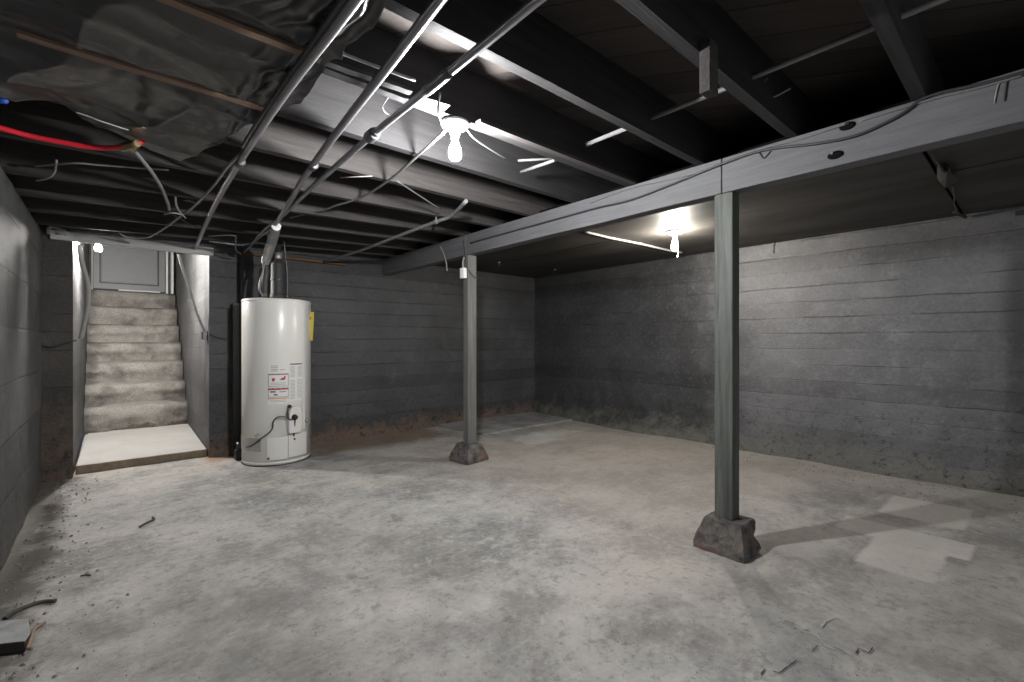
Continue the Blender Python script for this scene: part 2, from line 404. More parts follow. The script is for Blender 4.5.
OX0, OX1 = -.235, .74            # the opening to the stairs
def wall_back_fn(u, v):
    x = OX1+u*(XR+.05-OX1); z = -.02+v*(ZS+.02)
    row = math.floor((z+.05)/.155)
    off = .007*noise.noise(Vector((row*5.1, x*.25, 9)))
    foot = (.05+.03*fbm(x*1.6, 7.7))*(1-sstep(-.02, .16, z))
    rough = .008*fbm(x*8, z*8, 5)*(1-sstep(.1, .6, z)) + .004*fbm(x*5, z*5)
    k = sstep(0, .04, u)
    return Vector((x, YB-(foot+rough+off)*k, z))
w = MB().grid(wall_back_fn, 200, 80)
w.box((OX1, YB+.005, -.05), (XR+.25, YB+.3, ZS))
w.box((-.65, YB, 2.07), (OX1, YB+.25, ZS))
struct(w.build('wall_back', M['wall_b']))
def pier_fn(u, v):
    x = -.46+u*(OX0+.46); z = -.02+v*2.09
    foot = .05*(1-sstep(-.02, .22, z))*(.7+fbm(x*5, 2.2))
    return Vector((x, YB-.01-foot-.012*fbm(x*7, z*7, 8)*(1-sstep(.2, 1.3, z)), z))
w = MB().grid(pier_fn, 14, 70)
w.box((-.65, YB+.005, -.05), (OX0, YB+.25, 2.07))
struct(w.build('wall_back_left', M['pier']))

def wall_left_fn(u, v):
    y = YF+u*(YB+.05-YF); z = -.02+v*2.065
    foot = .012*(1-sstep(-.02, .12, z))*(.8+.4*fbm(y*3, 2.2))
    return Vector((XL+foot+.005*fbm(y*4, z*4, 1), y, z))
w = MB().grid(wall_left_fn, 160, 50)
w.box((-.66, YF, -.05), (XL-.02, YB+.25, 2.035))
w.box((XL-.03, YF, 2.0), (XL, YB, 2.045))
w.box((-.72, YF, 2.0), (-.64, YB+.25, ZS))
struct(w.build('wall_left', M['wall_l']))

struct(MB().box((-.72, YF, ZS), (XR+.3, YB+.3, ZS+.03)).build('ceiling', M['subfloor']))
# flat panels right of the beam, joints between sheets left open
PZ = ZC+.012
for (x0, x1, y0, y1, dz) in ((2.655,3.825,.42,2.84,0), (3.835,5.03,.42,2.84,.002), (2.655,3.825,2.85,5.38,.002), (3.835,5.03,2.85,5.38,0),
                             (2.655,3.825,YF,.405,.012), (3.835,5.03,YF,.405,.008), (5.04,5.20,.42,5.38,.003), (5.04,5.20,YF,.405,.006)):
    struct(MB().box((x0, y0, ZC+dz), (x1, y1, ZC+dz+.012)).build('ceiling_right', M['panel']))
struct(MB().box((2.655, YF, ZC+.03), (XR, YB, ZC+.05)).build('ceiling_backing', M['hole']))

# stair passage
def wp(side):
    def fn(u, v):
        y = YB+u*(9.25-YB); z = -.02+v*3.72
        t = (y-YB)/3.8
        x = (OX0+.005*t) if side < 0 else (OX1+.062*t)
        return Vector((x+side*.006*fbm(y*3, z*3, side)*sstep(0, .02, u), y, z))
    return fn
w = MB().grid(wp(-1), 70, 60); w.box((-.65, YB+.26, -.05), (-.25, 9.3, 3.7)); struct(w.build('wall_stair_left', M['passage']))
w = MB().grid(wp(1), 70, 60); w.box((.83, YB+.31, -.05), (1.2, 9.3, 3.7)); w.box((.745,YB+.31,0),(.84,YB+.4,3.7)); struct(w.build('wall_stair_right', M['passage']))
w = MB(); w.box((-.35, YB+.2, 2.20), (.9, 6.75, 2.26)); w.box((-.35, 6.69, 2.24), (.9, 6.75, 3.7)); w.box((-.35, 6.69, 3.65), (.9, 9.4, 3.7))
struct(w.build('ceiling_stair', M['passage']))
struct(MB().box((-.65, 9.2, -.05), (1.2, 9.35, 3.7)).build('wall_stair_end', M['passage']))
d = struct(MB().box((-.185, 9.14, 1.925), (.665, 9.18, 3.55)).build('door_1', M['door'], bevel=.004))
for z0, z1 in ((2.03, 2.62), (2.74, 3.40)):
    pn = MB().box((-.095, 9.128, z0), (.565, 9.142, z1)); o = pn.build('door_panel', M['door'], d, bevel=.006)
    fr = MB()
    for a, b in (((-.115,9.13,z0-.02),(-.10,9.142,z1+.02)), ((.57,9.13,z0-.02),(.585,9.142,z1+.02)), ((-.1,9.13,z0-.02),(.57,9.142,z0-.005)), ((-.1,9.13,z1+.005),(.57,9.142,z1+.02))): fr.box(a, b)
    fr.build('panel_moulding', M['black'], d)
kb = MB().lathe([(.012,0),(.012,.03),(.028,.04),(.03,.055),(.02,.07),(0.001,.072)], (.625, 9.14, 2.75), 16, M=Matrix.Rotation(math.pi/2, 3, 'X')); kb.build('door_handle', M['nail'], d)
tr = MB().box((.672, 9.11, 1.9), (.70, 9.2, 3.6)); tr.box((.735, 9.05, 1.9), (.765, 9.2, 3.6)); tr.box((-.2,9.11,1.9),(-.19,9.2,3.6)); tr.box((-.2, 9.1, 3.56), (.78, 9.2, 3.62))
struct(tr.build('trim_1', M['trim_w'], bevel=.003))
struct(MB().box((.1, 9.08, 1.905), (.60, 9.19, 1.925)).build('trim_2', M['trim_w'], bevel=.004))

st = thing('concrete_stairs', (.27, 5.47, 0), 'worn rough concrete stairs climbing to the grey door beyond the opening', 'stairs')
# landing
def landing_poly():
    pts = []
    for i in range(13): pts.append((OX0+.012+(OX1-OX0-.02)*i/12, 5.47+.012*fbm(i*.9, 3)))
    pts += [(.772, 7.35), (-.195, 7.35)]
    return [(x-.27, y-5.47) for x, y in pts]
MB().prism(landing_poly(), -.01, .075).build('landing', M['landing'], st, bevel=.012)
SY = [7.27, 7.555, 7.84, 8.12, 8.40, 8.69, 8.97]; SZ = [.375, .627, .885, 1.136, 1.39, 1.655, 1.905]
for k, (y0, z1) in enumerate(zip(SY, SZ)):
    z0 = .075 if k == 0 else SZ[k-1]
    y1 = (SY[k+1] if k < 6 else 9.14)
    def fn(u, v, y0=y0, y1=y1, z0=z0, z1=z1, k=k):
        x = -.225+(.985+.02*(y0-7.27)/1.7)*u
        # v: 0..0.6 riser, 0.6..1 tread
        wear = .035*fbm(x*3, k*3.3)+.016*fbm(x*11, k*2, v*4)
        if v < .55:
            q = v/.55; z = z0-.01+(z1-z0+.01)*q
            y = y0+.03*(1-q)+wear - .035*math.exp(-((q-.55)/.2)**2)*(.5+fbm(x*2.2, k*1.9))
            if k == 0: y -= .06*(1-sstep(0,.35,q))*sstep(-.2,.7,x)*0
            y += .045*max(0, (q-.72)/.28)**2; z -= .018*max(0, (q-.8)/.2)**2*(1+fbm(x*4, k*2.7))
        else:
            q = (v-.55)/.45; y = y0+.045+(y1+.04-y0)*q+wear*(1-q); z = z1-.018*(1-q)**3*(1+fbm(x*4, k*2.7))+.006*fbm(x*6, y*6)*q
        return Vector((x-.27, y-5.47, z))
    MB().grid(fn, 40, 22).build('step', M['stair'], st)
# lintel
o = MB().box((-.37, YB-.06, 1.99), (OX1+.03, YB-.012, 2.066)).build('wood_header', M['header'], bevel=.006)
tag(o, 'pale painted wooden header board across the stair opening', 'header')
# raised slab strip at the back right
sp = [(3.32, 5.40), (3.45, 4.47), (4.2, 4.49), (5.14, 4.46), (5.17, 5.40)]
struct(MB().prism(sp, -.02, .018).build('floor_slab', M['slab'], bevel=.006))

# ------------------------------------------------------------------ joists and beam
def zb(x, y):
    r = sstep(2.5, 3.9, y)
    return ZC-.11*r*max(0, (2.56-x))/2.98
JY = [.333, .81, 1.288, 1.765, 2.24, 2.72, 3.195, 3.67, 4.15, 4.62, 5.10]
JL = ['dark floor joist nearest the top right corner, crossing the near end of the beam',
      'dark floor joist with a short wooden stub hanging on its side',
      'pale-edged floor joist crossing over all three pipes in front of the lit bulb',
      'floor joist carrying the bright porcelain bulb holder and lath strips',
      'wide lit floor joist face right behind the bright ceiling bulb',
      'second floor joist behind the bright ceiling bulb, above the red tube',
      'third floor joist behind the bright ceiling bulb, ahead of the galvanized pipe bend',
      'fourth floor joist behind the bright ceiling bulb, over the nearer end of the far post',
      'third floor joist counted forward from the back wall, over the loose cable tangle',
      'second floor joist forward from the back wall, just in front of the water heater',
      'floor joist closest to the back wall, over the water heater flue']
for y, lab in zip(JY, JL):
    mb = MB(); n = 30; x0, x1 = -.62, XR-.1; hw = .024
    vs = []
    for i in range(n+1):
        x = x0+(x1-x0)*i/n; b = zb(x, y); yo = .004*fbm(x*.9, y*3); zo = .003*fbm(x*2, y*5)
        if x > 2.63: b = ZC+.055
        for dy, z in ((-hw, b+zo), (hw, b+zo*.5), (hw, ZS-.001), (-hw, ZS-.001)): vs.append((x, y+yo+dy, z))
    fs = []
    for i in range(n):
        for k in range(4): fs.append((i*4+k, (i+1)*4+k, (i+1)*4+(k+1)%4, i*4+(k+1)%4))
    fs += [(0,1,2,3), (n*4+3, n*4+2, n*4+1, n*4)]
    mb.add(vs, fs)
    jo_ = tag(mb.build('floor_joist', M['joist_b'] if y < 2.5 else M['joist']), lab, 'joist', 'floor joists overhead')  # joists around the bulb coloured darker for its glare, far ones lighter
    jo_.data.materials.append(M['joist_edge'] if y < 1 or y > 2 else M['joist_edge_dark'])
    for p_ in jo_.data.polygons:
        if p_.normal.z < -.8: p_.material_index = 1  # worn tone with light from below painted on downward faces
# sister board alongside the bulb joist
o = MB().box((1.29, 1.700, ZC-.004), (2.545, 1.738, ZC+.012)).build('sister_board', M['joist']); 
tag(o, 'pale board doubled onto the bulb joist between the bulb holder and the beam', 'board')

BX0, BX1, BZ0 = 2.56, 2.655, 1.97
bl = ['grey beam length nearest the camera, right of the front post top', 'grey beam length spanning between the two posts', 'shadowed grey beam length running from the far post to the back wall']
for (y0, y1), lab in zip(((YF, 1.161), (1.165, 3.60), (3.604, YB-.01)), bl):
    mb = MB(); n = 20; vs = []
    for i in range(n+1):
        y = y0+(y1-y0)*i/n; e = .003*fbm(y*1.7, 3.1); g = .003*fbm(y*1.7, 8.1)
        for x, z in ((BX0+e, BZ0+g), (BX1, BZ0+g), (BX1, ZC-.001), (BX0+e, ZC-.001)): vs.append((x, y, z))
    fs = [(i*4+k, i*4+(k+1)%4, (i+1)*4+(k+1)%4, (i+1)*4+k) for i in range(n) for k in range(4)] + [(3,2,1,0), (n*4, n*4+1, n*4+2, n*4+3)]
    mb.add(vs, fs); b = tag(mb.build('support_beam', M['beam'], bevel=.004), lab, 'beam')
    if y0 == YF: near_beam = b
    elif y0 < 2: mid_beam = b
# bored holes with a lighter lip in the near beam
for (px, py) in ((848, 126), (836, 155)):
    p = P(px, py, X=BX0)
    mb = MB().lathe([(.002,0),(.017,.0),(.019,.004),(.013,.006),(.002,.006)], (0,0,0), 18, M=Matrix.Rotation(-math.pi/2, 3, 'Y') @ Matrix.Scale(1.7, 3, Vector((0,1,0))))
    for i, v in enumerate(mb.v): mb.v[i] = (v[0]+BX0+.001, v[1]+p.y, v[2]+p.z)
    mb.build('bored_hole', M['hole'], near_beam)
    MB().tube([(BX0-.002, p.y+.010, p.z+.008), (BX0-.012, p.y+.014, p.z+.012)], .0055, 8).build('wire_stub', M['conduit'], near_beam)

# posts on pier blocks
def post(x0, x1, y0, y1, zbase, mat, label):
    mb = MB(); n = 14; cx, cy = (x0+x1)/2, (y0+y1)/2
    vs = []
    for i in range(n+1):
        z = (BZ0-.001-zbase)*i/n; e = .002*fbm(z*2, x0*9+y0)
        for x, y in ((x0,y0),(x1,y0),(x1,y1),(x0,y1)): vs.append((x-cx+e, y-cy+e*.6, z))
    fs = [(i*4+k, i*4+(k+1)%4, (i+1)*4+(k+1)%4, (i+1)*4+k) for i in range(n) for k in range(4)] + [(3,2,1,0), (n*4, n*4+1, n*4+2, n*4+3)]
    mb.add(vs, fs); o = mb.build('support_post', mat, bevel=.004); o.location = (cx, cy, zbase)
    return tag(o, label, 'post', 'posts under the beam')
BH = .165
post(2.562, 2.652, 1.105, 1.205, BH, M['post'], 'nearer square wooden post, grey-green, under the joint of the beam')
post(2.560, 2.662, 3.57, 3.645, BH, M['post2'], 'farther square wooden post, grey, under the beam near the back wall')
def pier_block(cx, cy, bx, by, tx, ty, h, label, chip, rz=0):
    mb = MB()
    def fn(u, v):
        q = u*4; k = int(q) % 4; t = q-int(q)
        cs = [(-1,-1),(1,-1),(1,1),(-1,1),(-1,-1)]
        a, b = cs[k], cs[k+1]
        x = a[0]+(b[0]-a[0])*t; y = a[1]+(b[1]-a[1])*t
        if v < .12: s = 1; zz = v/.12*.028
        elif v < .8:
            s = (v-.12)/.68; zz = .028+(h-.028)*s; s = 1-s
        else:
            s = -1; zz = h
        hx, hy = (tx+(bx-tx)*s, ty+(by-ty)*s) if s >= 0 else (tx*(1-(v-.8)/.2), ty*(1-(v-.8)/.2))
        p = Vector((x*hx/2, y*hy/2, zz))
        nn = .009*fbm(p.x*14+cx, p.y*14, p.z*14)
        p += Vector((x, y, 0)).normalized()*nn if s >= 0 else Vector((0, 0, nn*.6))
        if chip and p.z < h+.02:
            # broken right corner of the -Y face
            c = p-Vector((bx*.40, -by*.5, .05)); dd = c.length
            if dd < .10: p += Vector((-.30, .85, 0))*(.10-dd)*.55
        p.z = max(0, p.z) if v > .02 else -.004
        return p
    mb.grid(fn, 80, 36, smooth=False)
    o = mb.build('pier_block', M['block']); o.location = (cx, cy, 0); o.rotation_euler = (0, 0, rz)
    return tag(o, label, 'concrete block', 'concrete blocks under the posts')
pier_block(2.607, 1.145, .27, .28, .17, .20, BH, 'chipped tapered concrete pier block under the nearer post', True)
pier_block(2.62, 3.64, .27, .27, .16, .17, BH, 'small tapered concrete pier block under the farther post', False, .12)

# ------------------------------------------------------------------ overhead strips, plastic, stubs
def strip(name, p, q, w, t, mat, label, cat='wood strip', group=None, nails=0):
    """board from p to q lying flat: w wide, t thick, hanging below p/q"""
    p, q = Vector(p), Vector(q); d = (q-p); n = d.normalized(); s = n.cross(Vector((0,0,1))).normalized(); up = s.cross(n)
    mb = MB(); N = 12; vs = []
    for i in range(N+1):
        c = p+d*i/N+s*(.003*fbm(i*.35, p.x*3))+up*(.002*fbm(i*.4, p.y*5))
        for a, b in ((-w/2, -t), (w/2, -t), (w/2, 0), (-w/2, 0)): vs.append(c+s*a+up*b)
    mb.add(vs, [(i*4+k, i*4+(k+1)%4, (i+1)*4+(k+1)%4, (i+1)*4+k) for i in range(N) for k in range(4)]+[(3,2,1,0),(N*4,N*4+1,N*4+2,N*4+3)])
    return tag(mb.build(name, mat), label, cat, group)
strip('wood_lath', (-.225, 2.165, 2.146), (.515, 2.175, 2.146), .036, .012, M['lath'], 'long reddish bare lath pinning the plastic sheet, farther of two', 'lath', 'laths under the plastic sheet')
strip('wood_lath', (-.40, 1.665, 2.146), (.56, 1.665, 2.146), .034, .012, M['lath'], 'pale bare lath pinning the plastic sheet near the top edge, nearer of two', 'lath', 'laths under the plastic sheet')
strip('wood_strip', P(327,60,z=2.160), P(411,90,z=2.160), .034, .014, M['strip'], 'grey wood strip crossing behind the pipes, nearer of a parallel pair', 'wood strip', 'grey strips behind the pipes')
strip('wood_strip', P(323,66,z=2.162), P(404,97,z=2.162), .034, .014, M['strip'], 'grey wood strip crossing behind the pipes, farther of a parallel pair', 'wood strip', 'grey strips behind the pipes')
strip('wood_strip', P(418,96,z=2.162), P(447,105.5,z=2.162),   .06, .012, M['joist_b'], 'short split board end left of the bright bulb holder', 'wood strip', 'grey strips behind the pipes')  # board also takes the colour darkened against bulb glare
def sill_fn(): 
    return MB().box((1.0, YB-.05, 2.035), (2.1, YB-.012, 2.06)).build('sill_board', M['sill'], bevel=.004)
tag(sill_fn(), 'orange-brown board edge along the top of the back wall by the water heater', 'board')
tag(MB().box((2.02-.03, .81-.062, 2.075), (2.02+.03, .81-.022, 2.255)).build('wood_stub', M['joist'], bevel=.003), 'short upright wooden stub hanging beside a dark joist at upper right', 'wood stub')
# (stub position refined from the picture)
s = bpy.data.objects['wood_stub']; pp = P(710, 94, Y=.765); s.location.x = pp.x-2.02; s.location.z = pp.z-2.075

def yend(x):
    K = [(-.45,2.70),(-.32,2.68),(-.16,2.60),(.02,2.78),(.15,2.90),(.28,2.97),(.36,2.72),(.48,2.33),(.56,2.10),(.62,1.80)]
    for (a, b), (c, d) in zip(K, K[1:]):
        if x <= c: return b+(d-b)*max(0, (x-a)/(c-a))
    return K[-1][1]
def sheet_fn(u, v):
    x = -.44+u*1.03; y0 = .85; y1 = yend(x); y = y0+(y1-y0)*v
    x += .03*fbm(y*2.2, 5.5)*sstep(.8, 1, u)
    def sag(a, b, dmax):
        t = (y-a)/(b-a); return -dmax*math.sin(math.pi*t)**2
    g1 = math.sin((x*1.0+y*.55)*8.5+2.6*fbm(x*1.4, y*1.4, 1, 2)); g2 = math.sin((x*.5-y*1.3)*9+3.0*fbm(x*1.7, y*1.7, 6, 2))
    cr = sstep(.30, .52, x)
    wr = .020*(abs(g1)**.6)*(1-cr) + .018*(abs(g2)**.7) + cr*.022*abs(math.sin(x*42+y*7+2.5*fbm(x*4, y*4, 3, 2)))
    if y < 1.665: z = 2.150+sag(1.20, 1.665, .02) if y > 1.20 else 2.150
    elif y < 2.17: z = 2.150+sag(1.665, 2.17, .02)
    else: z = 2.150-.055*(y-2.17)
    pin = min(abs(y-1.665), abs(y-2.17)); k = sstep(0, .09, pin)
    fold = 0
    return Vector((x, y, min(z+(wr-.046)*k+fold*k, 2.158)-.002))
mb = MB().grid(sheet_fn, 150, 200)
o = mb.build('plastic_sheet', M['plastic']); m = o.modifiers.new('thick', 'SOLIDIFY'); m.thickness = .001
tag(o, 'wrinkled black plastic sheet stapled under the joists at upper left', 'plastic sheet')

# ------------------------------------------------------------------ pipes and cables
def pipe(name, pts, r, mat, label, cat='pipe', couplings=(), cmat=None, group=None, smooth=True, seg=14):
    o = MB().tube(pts, r, seg, smooth).build(name, mat); tag(o, label, cat, group)
    for (a, b, k) in couplings:
        MB().tube([Vector(a), Vector(a)+(Vector(b)-Vector(a))*.15, Vector(a)+(Vector(b)-Vector(a))*.85, Vector(b)], [r*k*.92, r*k, r*k, r*k*.92], seg, False).build('coupling', cmat or mat, o)
    return o
def seg_at(pts, t, L):
    pts = [Vector(p) for p in pts]; a, b = pts[0], pts[-1]; d = (b-a).normalized(); c = a+(b-a)*t
    return (c-d*L/2, c+d*L/2)
zp = 2.11
a1 = [Vector((.505, .6, 2.12)), P(355, 0, z=2.075), P(270, 114, z=2.075), P(217.6, 199, z=2.07), P(195, 248, z=2.04)]
a1[0] = a1[1]+(a1[1]-a1[2])*1.2
c1 = P(240, 163, z=2.0725)
pipe('water_pipe', a1, .0155, M['galv'], 'leftmost galvanized pipe under the joists, running back to the stair header', 'pipe',
     [(c1-Vector((0,.03,0)), c1+Vector((0,.03,0)), 1.35)], M['galv_d'], 'pipes under the joists')
# thick dark companion pipe on the near end of the first run
b1 = [P(345, 0, z=2.095)+(P(345,0,z=2.095)-P(262,118,z=2.095))*1.2, P(345, 0, z=2.095), P(262, 118, z=2.095), P(244, 147, z=2.095)]
pipe('water_pipe', b1, .015, M['galv_d'], 'short dark iron pipe beside the leftmost galvanized pipe, ending at the lath', 'pipe', group='pipes under the joists')
a2 = [P(439, 0, z=2.10), P(313, 164, z=2.09), P(291, 199, z=2.085), P(276, 224, z=2.075)]
a2 = [a2[0]+(a2[0]-a2[1])*.9]+a2
cc = P(312, 166, z=2.09)
pipe('water_pipe', a2, .0165, M['galv'], 'middle galvanized pipe under the joists, running down to the water heater', 'pipe', [(cc-Vector((-.004,.03,0)), cc+Vector((.004,.03,0)), 1.3)], M['galv_d'], 'pipes under the joists')
a3 = [P(537, 0, z=2.10), P(456, 67, z=2.10), P(373, 134, z=2.10), P(313, 186, z=2.095), P(283, 215, z=2.085)]
a3 = [a3[0]+(a3[0]-a3[2])*.6]+a3
c3 = P(371.5, 135.5, z=2.10); c3b = P(437, 82, z=2.10)
dr = (a3[3]-a3[1]).normalized()
pipe('water_pipe', a3, .0148, M['galv'], 'rightmost galvanized pipe passing left of the bright bulb, with a union fitting', 'pipe',
     [(c3-dr*.035, c3+dr*.035, 1.9), (c3-dr*.06, c3-dr*.04, 1.4), (c3b-dr*.09, c3b+dr*.09, 1.3)], M['galv_d'], 'pipes under the joists')
# conduit bored through the near joists
zc = 2.25
cd = [Vector((2.02, -.6, zc)), Vector((2.02, .9, zc)), Vector((2.01, 1.675, zc))]
pipe('conduit', cd, .011, M['conduit'], 'thin conduit threaded through the dark joists at upper right', 'conduit', smooth=False)
# conduit at the back, below the joists, left of the beam
cb = [P(323, 262, Y=5.36), P(361.5, 250, z=2.075), P(395, 237, z=2.09), P(436, 221.5, z=2.115), P(451, 216, z=2.125), P(466, 201, z=2.125)]
pipe('conduit', cb, .014, M['conduit'], 'pale conduit running from the back wall top to the beam, left of the far post', 'conduit', [(cb[3]+Vector((0,-.02,0)), cb[3]+Vector((0,.02,0)), 1.4)])
st_ = P(436.5, 218, z=2.13)
MB().tube([cb[3], (cb[3].x, cb[3].y, 2.165)], .008, 8).build('hanger_strap', M['conduit'], bpy.data.objects['conduit.001'])
cr = [P(585, 231.5, z=2.148), P(612, 238, z=2.150), P(640, 243.5, z=2.150), P(668, 250, z=2.150), P(682, 252.5, z=2.150)]
pipe('conduit', cr, .012, M['cable_w'], 'white conduit on the flat ceiling from the beam toward the small bulb', 'conduit', [(cr[2]+Vector((-.02,.01,0)), cr[2]+Vector((.02,-.01,0)), 1.3)], M['conduit'])
# two short stubs in the bay right of the bright bulb
pipe('conduit_stub', [P(521, 172, z=2.19), P(555, 160, Y=1.795)], .009, M['conduit'], 'lower of two short conduit stubs meeting in a V right of the bright bulb', 'conduit', group='conduit stubs by the bulb', smooth=False)
pipe('conduit_stub', [P(518, 160.5, z=2.21), P(553, 158.5, z=2.21)], .007, M['cable_g'], 'upper of two short conduit stubs meeting in a V right of the bright bulb', 'conduit', group='conduit stubs by the bulb', smooth=False)

def cable(pts, r, mat, label, cat='cable', z=None, group=None, name='cable'):
    return tag(MB().tube(pts, r, 8).build(name, mat), label, cat, group)
PP = lambda L, z: [P(x, y, z=z) for x, y in L]
cable(PP([(446,130),(416,157),(391.5,178),(361.6,197),(335,205.6),(324.6,209.5),(300,215),(290,217.7)], 2.135), .0075, M['cable_g'], 'grey cable running from the bright bulb holder back to the water heater pipes')
cable([P(440,92,z=2.16), P(438,112,z=2.10), P(442,122,z=2.10), P(447,126,z=2.125), P(452,126,z=2.14)], .0042, M['cable_g'], 'white cable looping down beside the bright bulb holder')
cable([P(466,128,z=2.145), P(474,138,z=2.15), P(490,149,z=2.16), P(505,158,z=2.17)], .0042, M['cable_g'], 'white cable leaving the bright bulb holder toward the beam')
cable([P(388,97,z=2.15), P(382,107,z=2.13), P(388,114,z=2.13), P(396,112,z=2.13), P(400,106,z=2.14)], .003, M['cable_g'], 'thin white wire curl over the rightmost galvanized pipe')
cable(PP([(329,48),(370,64),(415,80)], 2.155), .006, M['cable_w'], 'thin pale rod in front of the grey wood strips')
cable([P(279.5,219,z=2.07), P(267.4,226.6,z=2.06), P(258,236,z=2.05), P(251,243,z=2.04), P(239,244.6,z=2.035), P(224,243,z=2.04), P(208.7,241,z=2.045)], .0085, M['cable_w'], 'pale cable drooping left from the water heater pipes')
cable([P(273,227,z=2.055), P(259.4,237,z=2.04), P(250,246,z=2.02), P(244,252,z=2.01)], .0085, M['conduit'], 'short grey tube below the drooping pale cable')
cable([P(208,236,z=2.045), P(233,235.4,z=2.045), P(235.2,240,z=2.03), P(235.6,250,z=1.995), P(241,254,z=1.985)], .006, M['cable_g'], 'thin cable with a right-angle drop above the back wall corner')
cable([P(254.5,142,z=2.13), P(230,163,z=2.11), P(216,182,z=2.10), P(203,197,z=2.085), P(191.5,208,z=2.075), P(180,216,z=2.06), P(168.6,225,z=2.045), P(155,233.5,z=2.03), P(146,237.5,z=2.025), P(127,237,z=2.03), P(119,233,z=2.045)], .0075, M['cable_w'], 'sagging grey cable crossing behind the leftmost pipe toward the stair opening')
cable([P(133,150,z=2.06), P(140,158,z=2.05), P(151.5,172.4,z=2.045), P(161,187.7,z=2.04), P(167.2,203,z=2.04), P(168.6,209.7,z=2.04)], .009, M['conduit'], 'bent grey tube dropping from the red tube fitting')
cable([P(164,214,z=2.04), P(172,212.5,z=2.04), P(181,214,z=2.04)], .008, M['cable_w'], 'short white tube end at the cable tangle')
cable([P(175,197,z=2.07), P(177,208,z=2.05), P(185,218,z=2.04)], .006, M['cable_w'], 'short twisted wire crossing the cable tangle')
cable([P(168,212,z=2.055), P(186,222,z=2.055), P(200,229,z=2.055)], .004, M['cable_k'], 'thin black wire hanging off the cable tangle')
cable([P(35,166,z=2.09), P(72,163,z=2.085), P(100,165,z=2.09), P(140,168,z=2.10), P(168,170,z=2.11)], .005, M['cable_w'], 'thin white wire stretched under the joists below the red tube')
cable([P(56,160,z=2.085), P(54,172,z=2.04), P(47,178,z=2.02), P(36,180.5,z=2.02)], .005, M['cable_w'], 'short white wire curl hanging under the joists near the left wall')
cable([P(75,112,z=2.08), P(90,117,z=2.075), P(100,121,z=2.07), P(128,130,z=2.07)], .003, M['cable_w'], 'fine white thread under the free edge of the plastic sheet')
cable([P(420,153,z=2.145), P(372,176,z=2.12), P(340,177.5,z=2.12)][1:], .003, M['cable_w'], 'fine pale string under the joists left of the bright bulb')
cable([P(397,181,z=2.14), P(420,196,z=2.15), P(440,209,z=2.15)], .005, M['cable_g'], 'grey cable dropping from the long cable to the back conduit')
# cables along the beam
XB = BX0-.009
cable([P(x, y, X=XB) for x, y in [(1040,66),(1023,72.5),(985,83),(929,96),(905,112),(888,121.5),(856,135.5),(817,143.5),(764,150),(723,163.5),(682,180),(632,199.5),(600,207),(560,218),(520,229),(470,243)]], .007, M['cable_k'], 'thick black cable swagging along the face of the grey beam')
cable([P(x, y, X=BX0-.006) for x, y in [(849,123),(800,139),(764,148),(738.6,157),(717,166),(682,176.5),(629,188.5),(590,203)]], .004, M['cable_g'], 'thin grey wire along the upper edge of the beam')
cable([P(x, y, X=BX0-.006) for x, y in [(1024,75),(985,86),(940,97),(905,107),(860,121)]], .005, M['cable_g'], 'grey wire at the top of the beam near the right frame edge')
cable([P(1002,78,X=BX0-.003), P(998,88,X=BX0-.003), P(995,103,X=BX0-.003)], .0022, M['cable_w'], 'pale wire end dangling from the beam, left of a pair')
cable([P(1008,79,X=BX0-.003), P(1006,92,X=BX0-.003), P(1005,101,X=BX0-.003)], .0026, M['cable_k'], 'dark wire end dangling from the beam, right of a pair')
cable([P(759,151,X=BX0-.005), P(764,158,X=BX0-.005), P(771,151,X=BX0-.005)], .003, M['black'], 'small V of black wire on the beam right of the front post')
cable([P(440,246,X=BX0-.02), P(443,252,X=BX0-.03), P(446,262,X=BX0-.03), P(447,271,X=BX0-.03)], .006, M['cable_w'], 'pale wire end dangling from the beam left of the far post')
cable([P(463,240,X=BX0-.012), P(466,262,X=BX0-.012), P(470,272,Y=3.56), P(477,279,Y=3.56)], .004, M['cable_k'], 'black wire tied round the top of the farther post')
# seam wire pieces up in the near bays
cable([P(753,88,z=2.26), P(757,94,z=2.25), P(760,86,z=2.27), P(768,78,z=2.28)], .004, M['cable_g'], 'frayed grey wire sticking out of a dark joist at upper right')
cable([P(762,100,z=2.24), P(776,96,z=2.25), P(791,88,z=2.27)], .004, M['cable_w'], 'short pale wire behind the dark joist with the stub')

# red and blue tubes
rt = [P(-40,118,z=2.07), P(0,128,z=2.065), P(30,136,z=2.06), P(60,142,z=2.055), P(90,147,z=2.05), P(112,147.5,z=2.055), P(128,145.5,z=2.06), P(140,142,z=2.085), P(147,139,z=2.13)]
o = tag(MB().tube(rt, .0115, 12).build('water_tube', M['red']), 'red plastic water tube sagging under the joists at left', 'water tube')
f1 = P(124,147,z=2.058); f2 = P(134,144,z=2.064)
MB().tube([f1+(f1-f2)*.3, f1, f2, f2+(f2-f1)*.3], [.016,.019,.019,.016], 12, False).build('tee_fitting', M['brass'], o)
MB().tube([(f1+f2)/2, P(133,150,z=2.06)], .014, 12).build('tee_outlet', M['brass'], o)
tag(MB().tube([P(-30,98,z=2.09), P(0,100,z=2.09), P(5,101,z=2.09)], .012, 12).build('water_tube', M['blue']), 'blue plastic tube end at the left edge above the red tube', 'water tube')
# grey scrap at the tangle
strip('wood_strip', P(185,197,z=2.10), P(199,201,z=2.10), .05, .02, M['strip'], 'short grey wood scrap nailed up behind the cable tangle', 'wood strip')
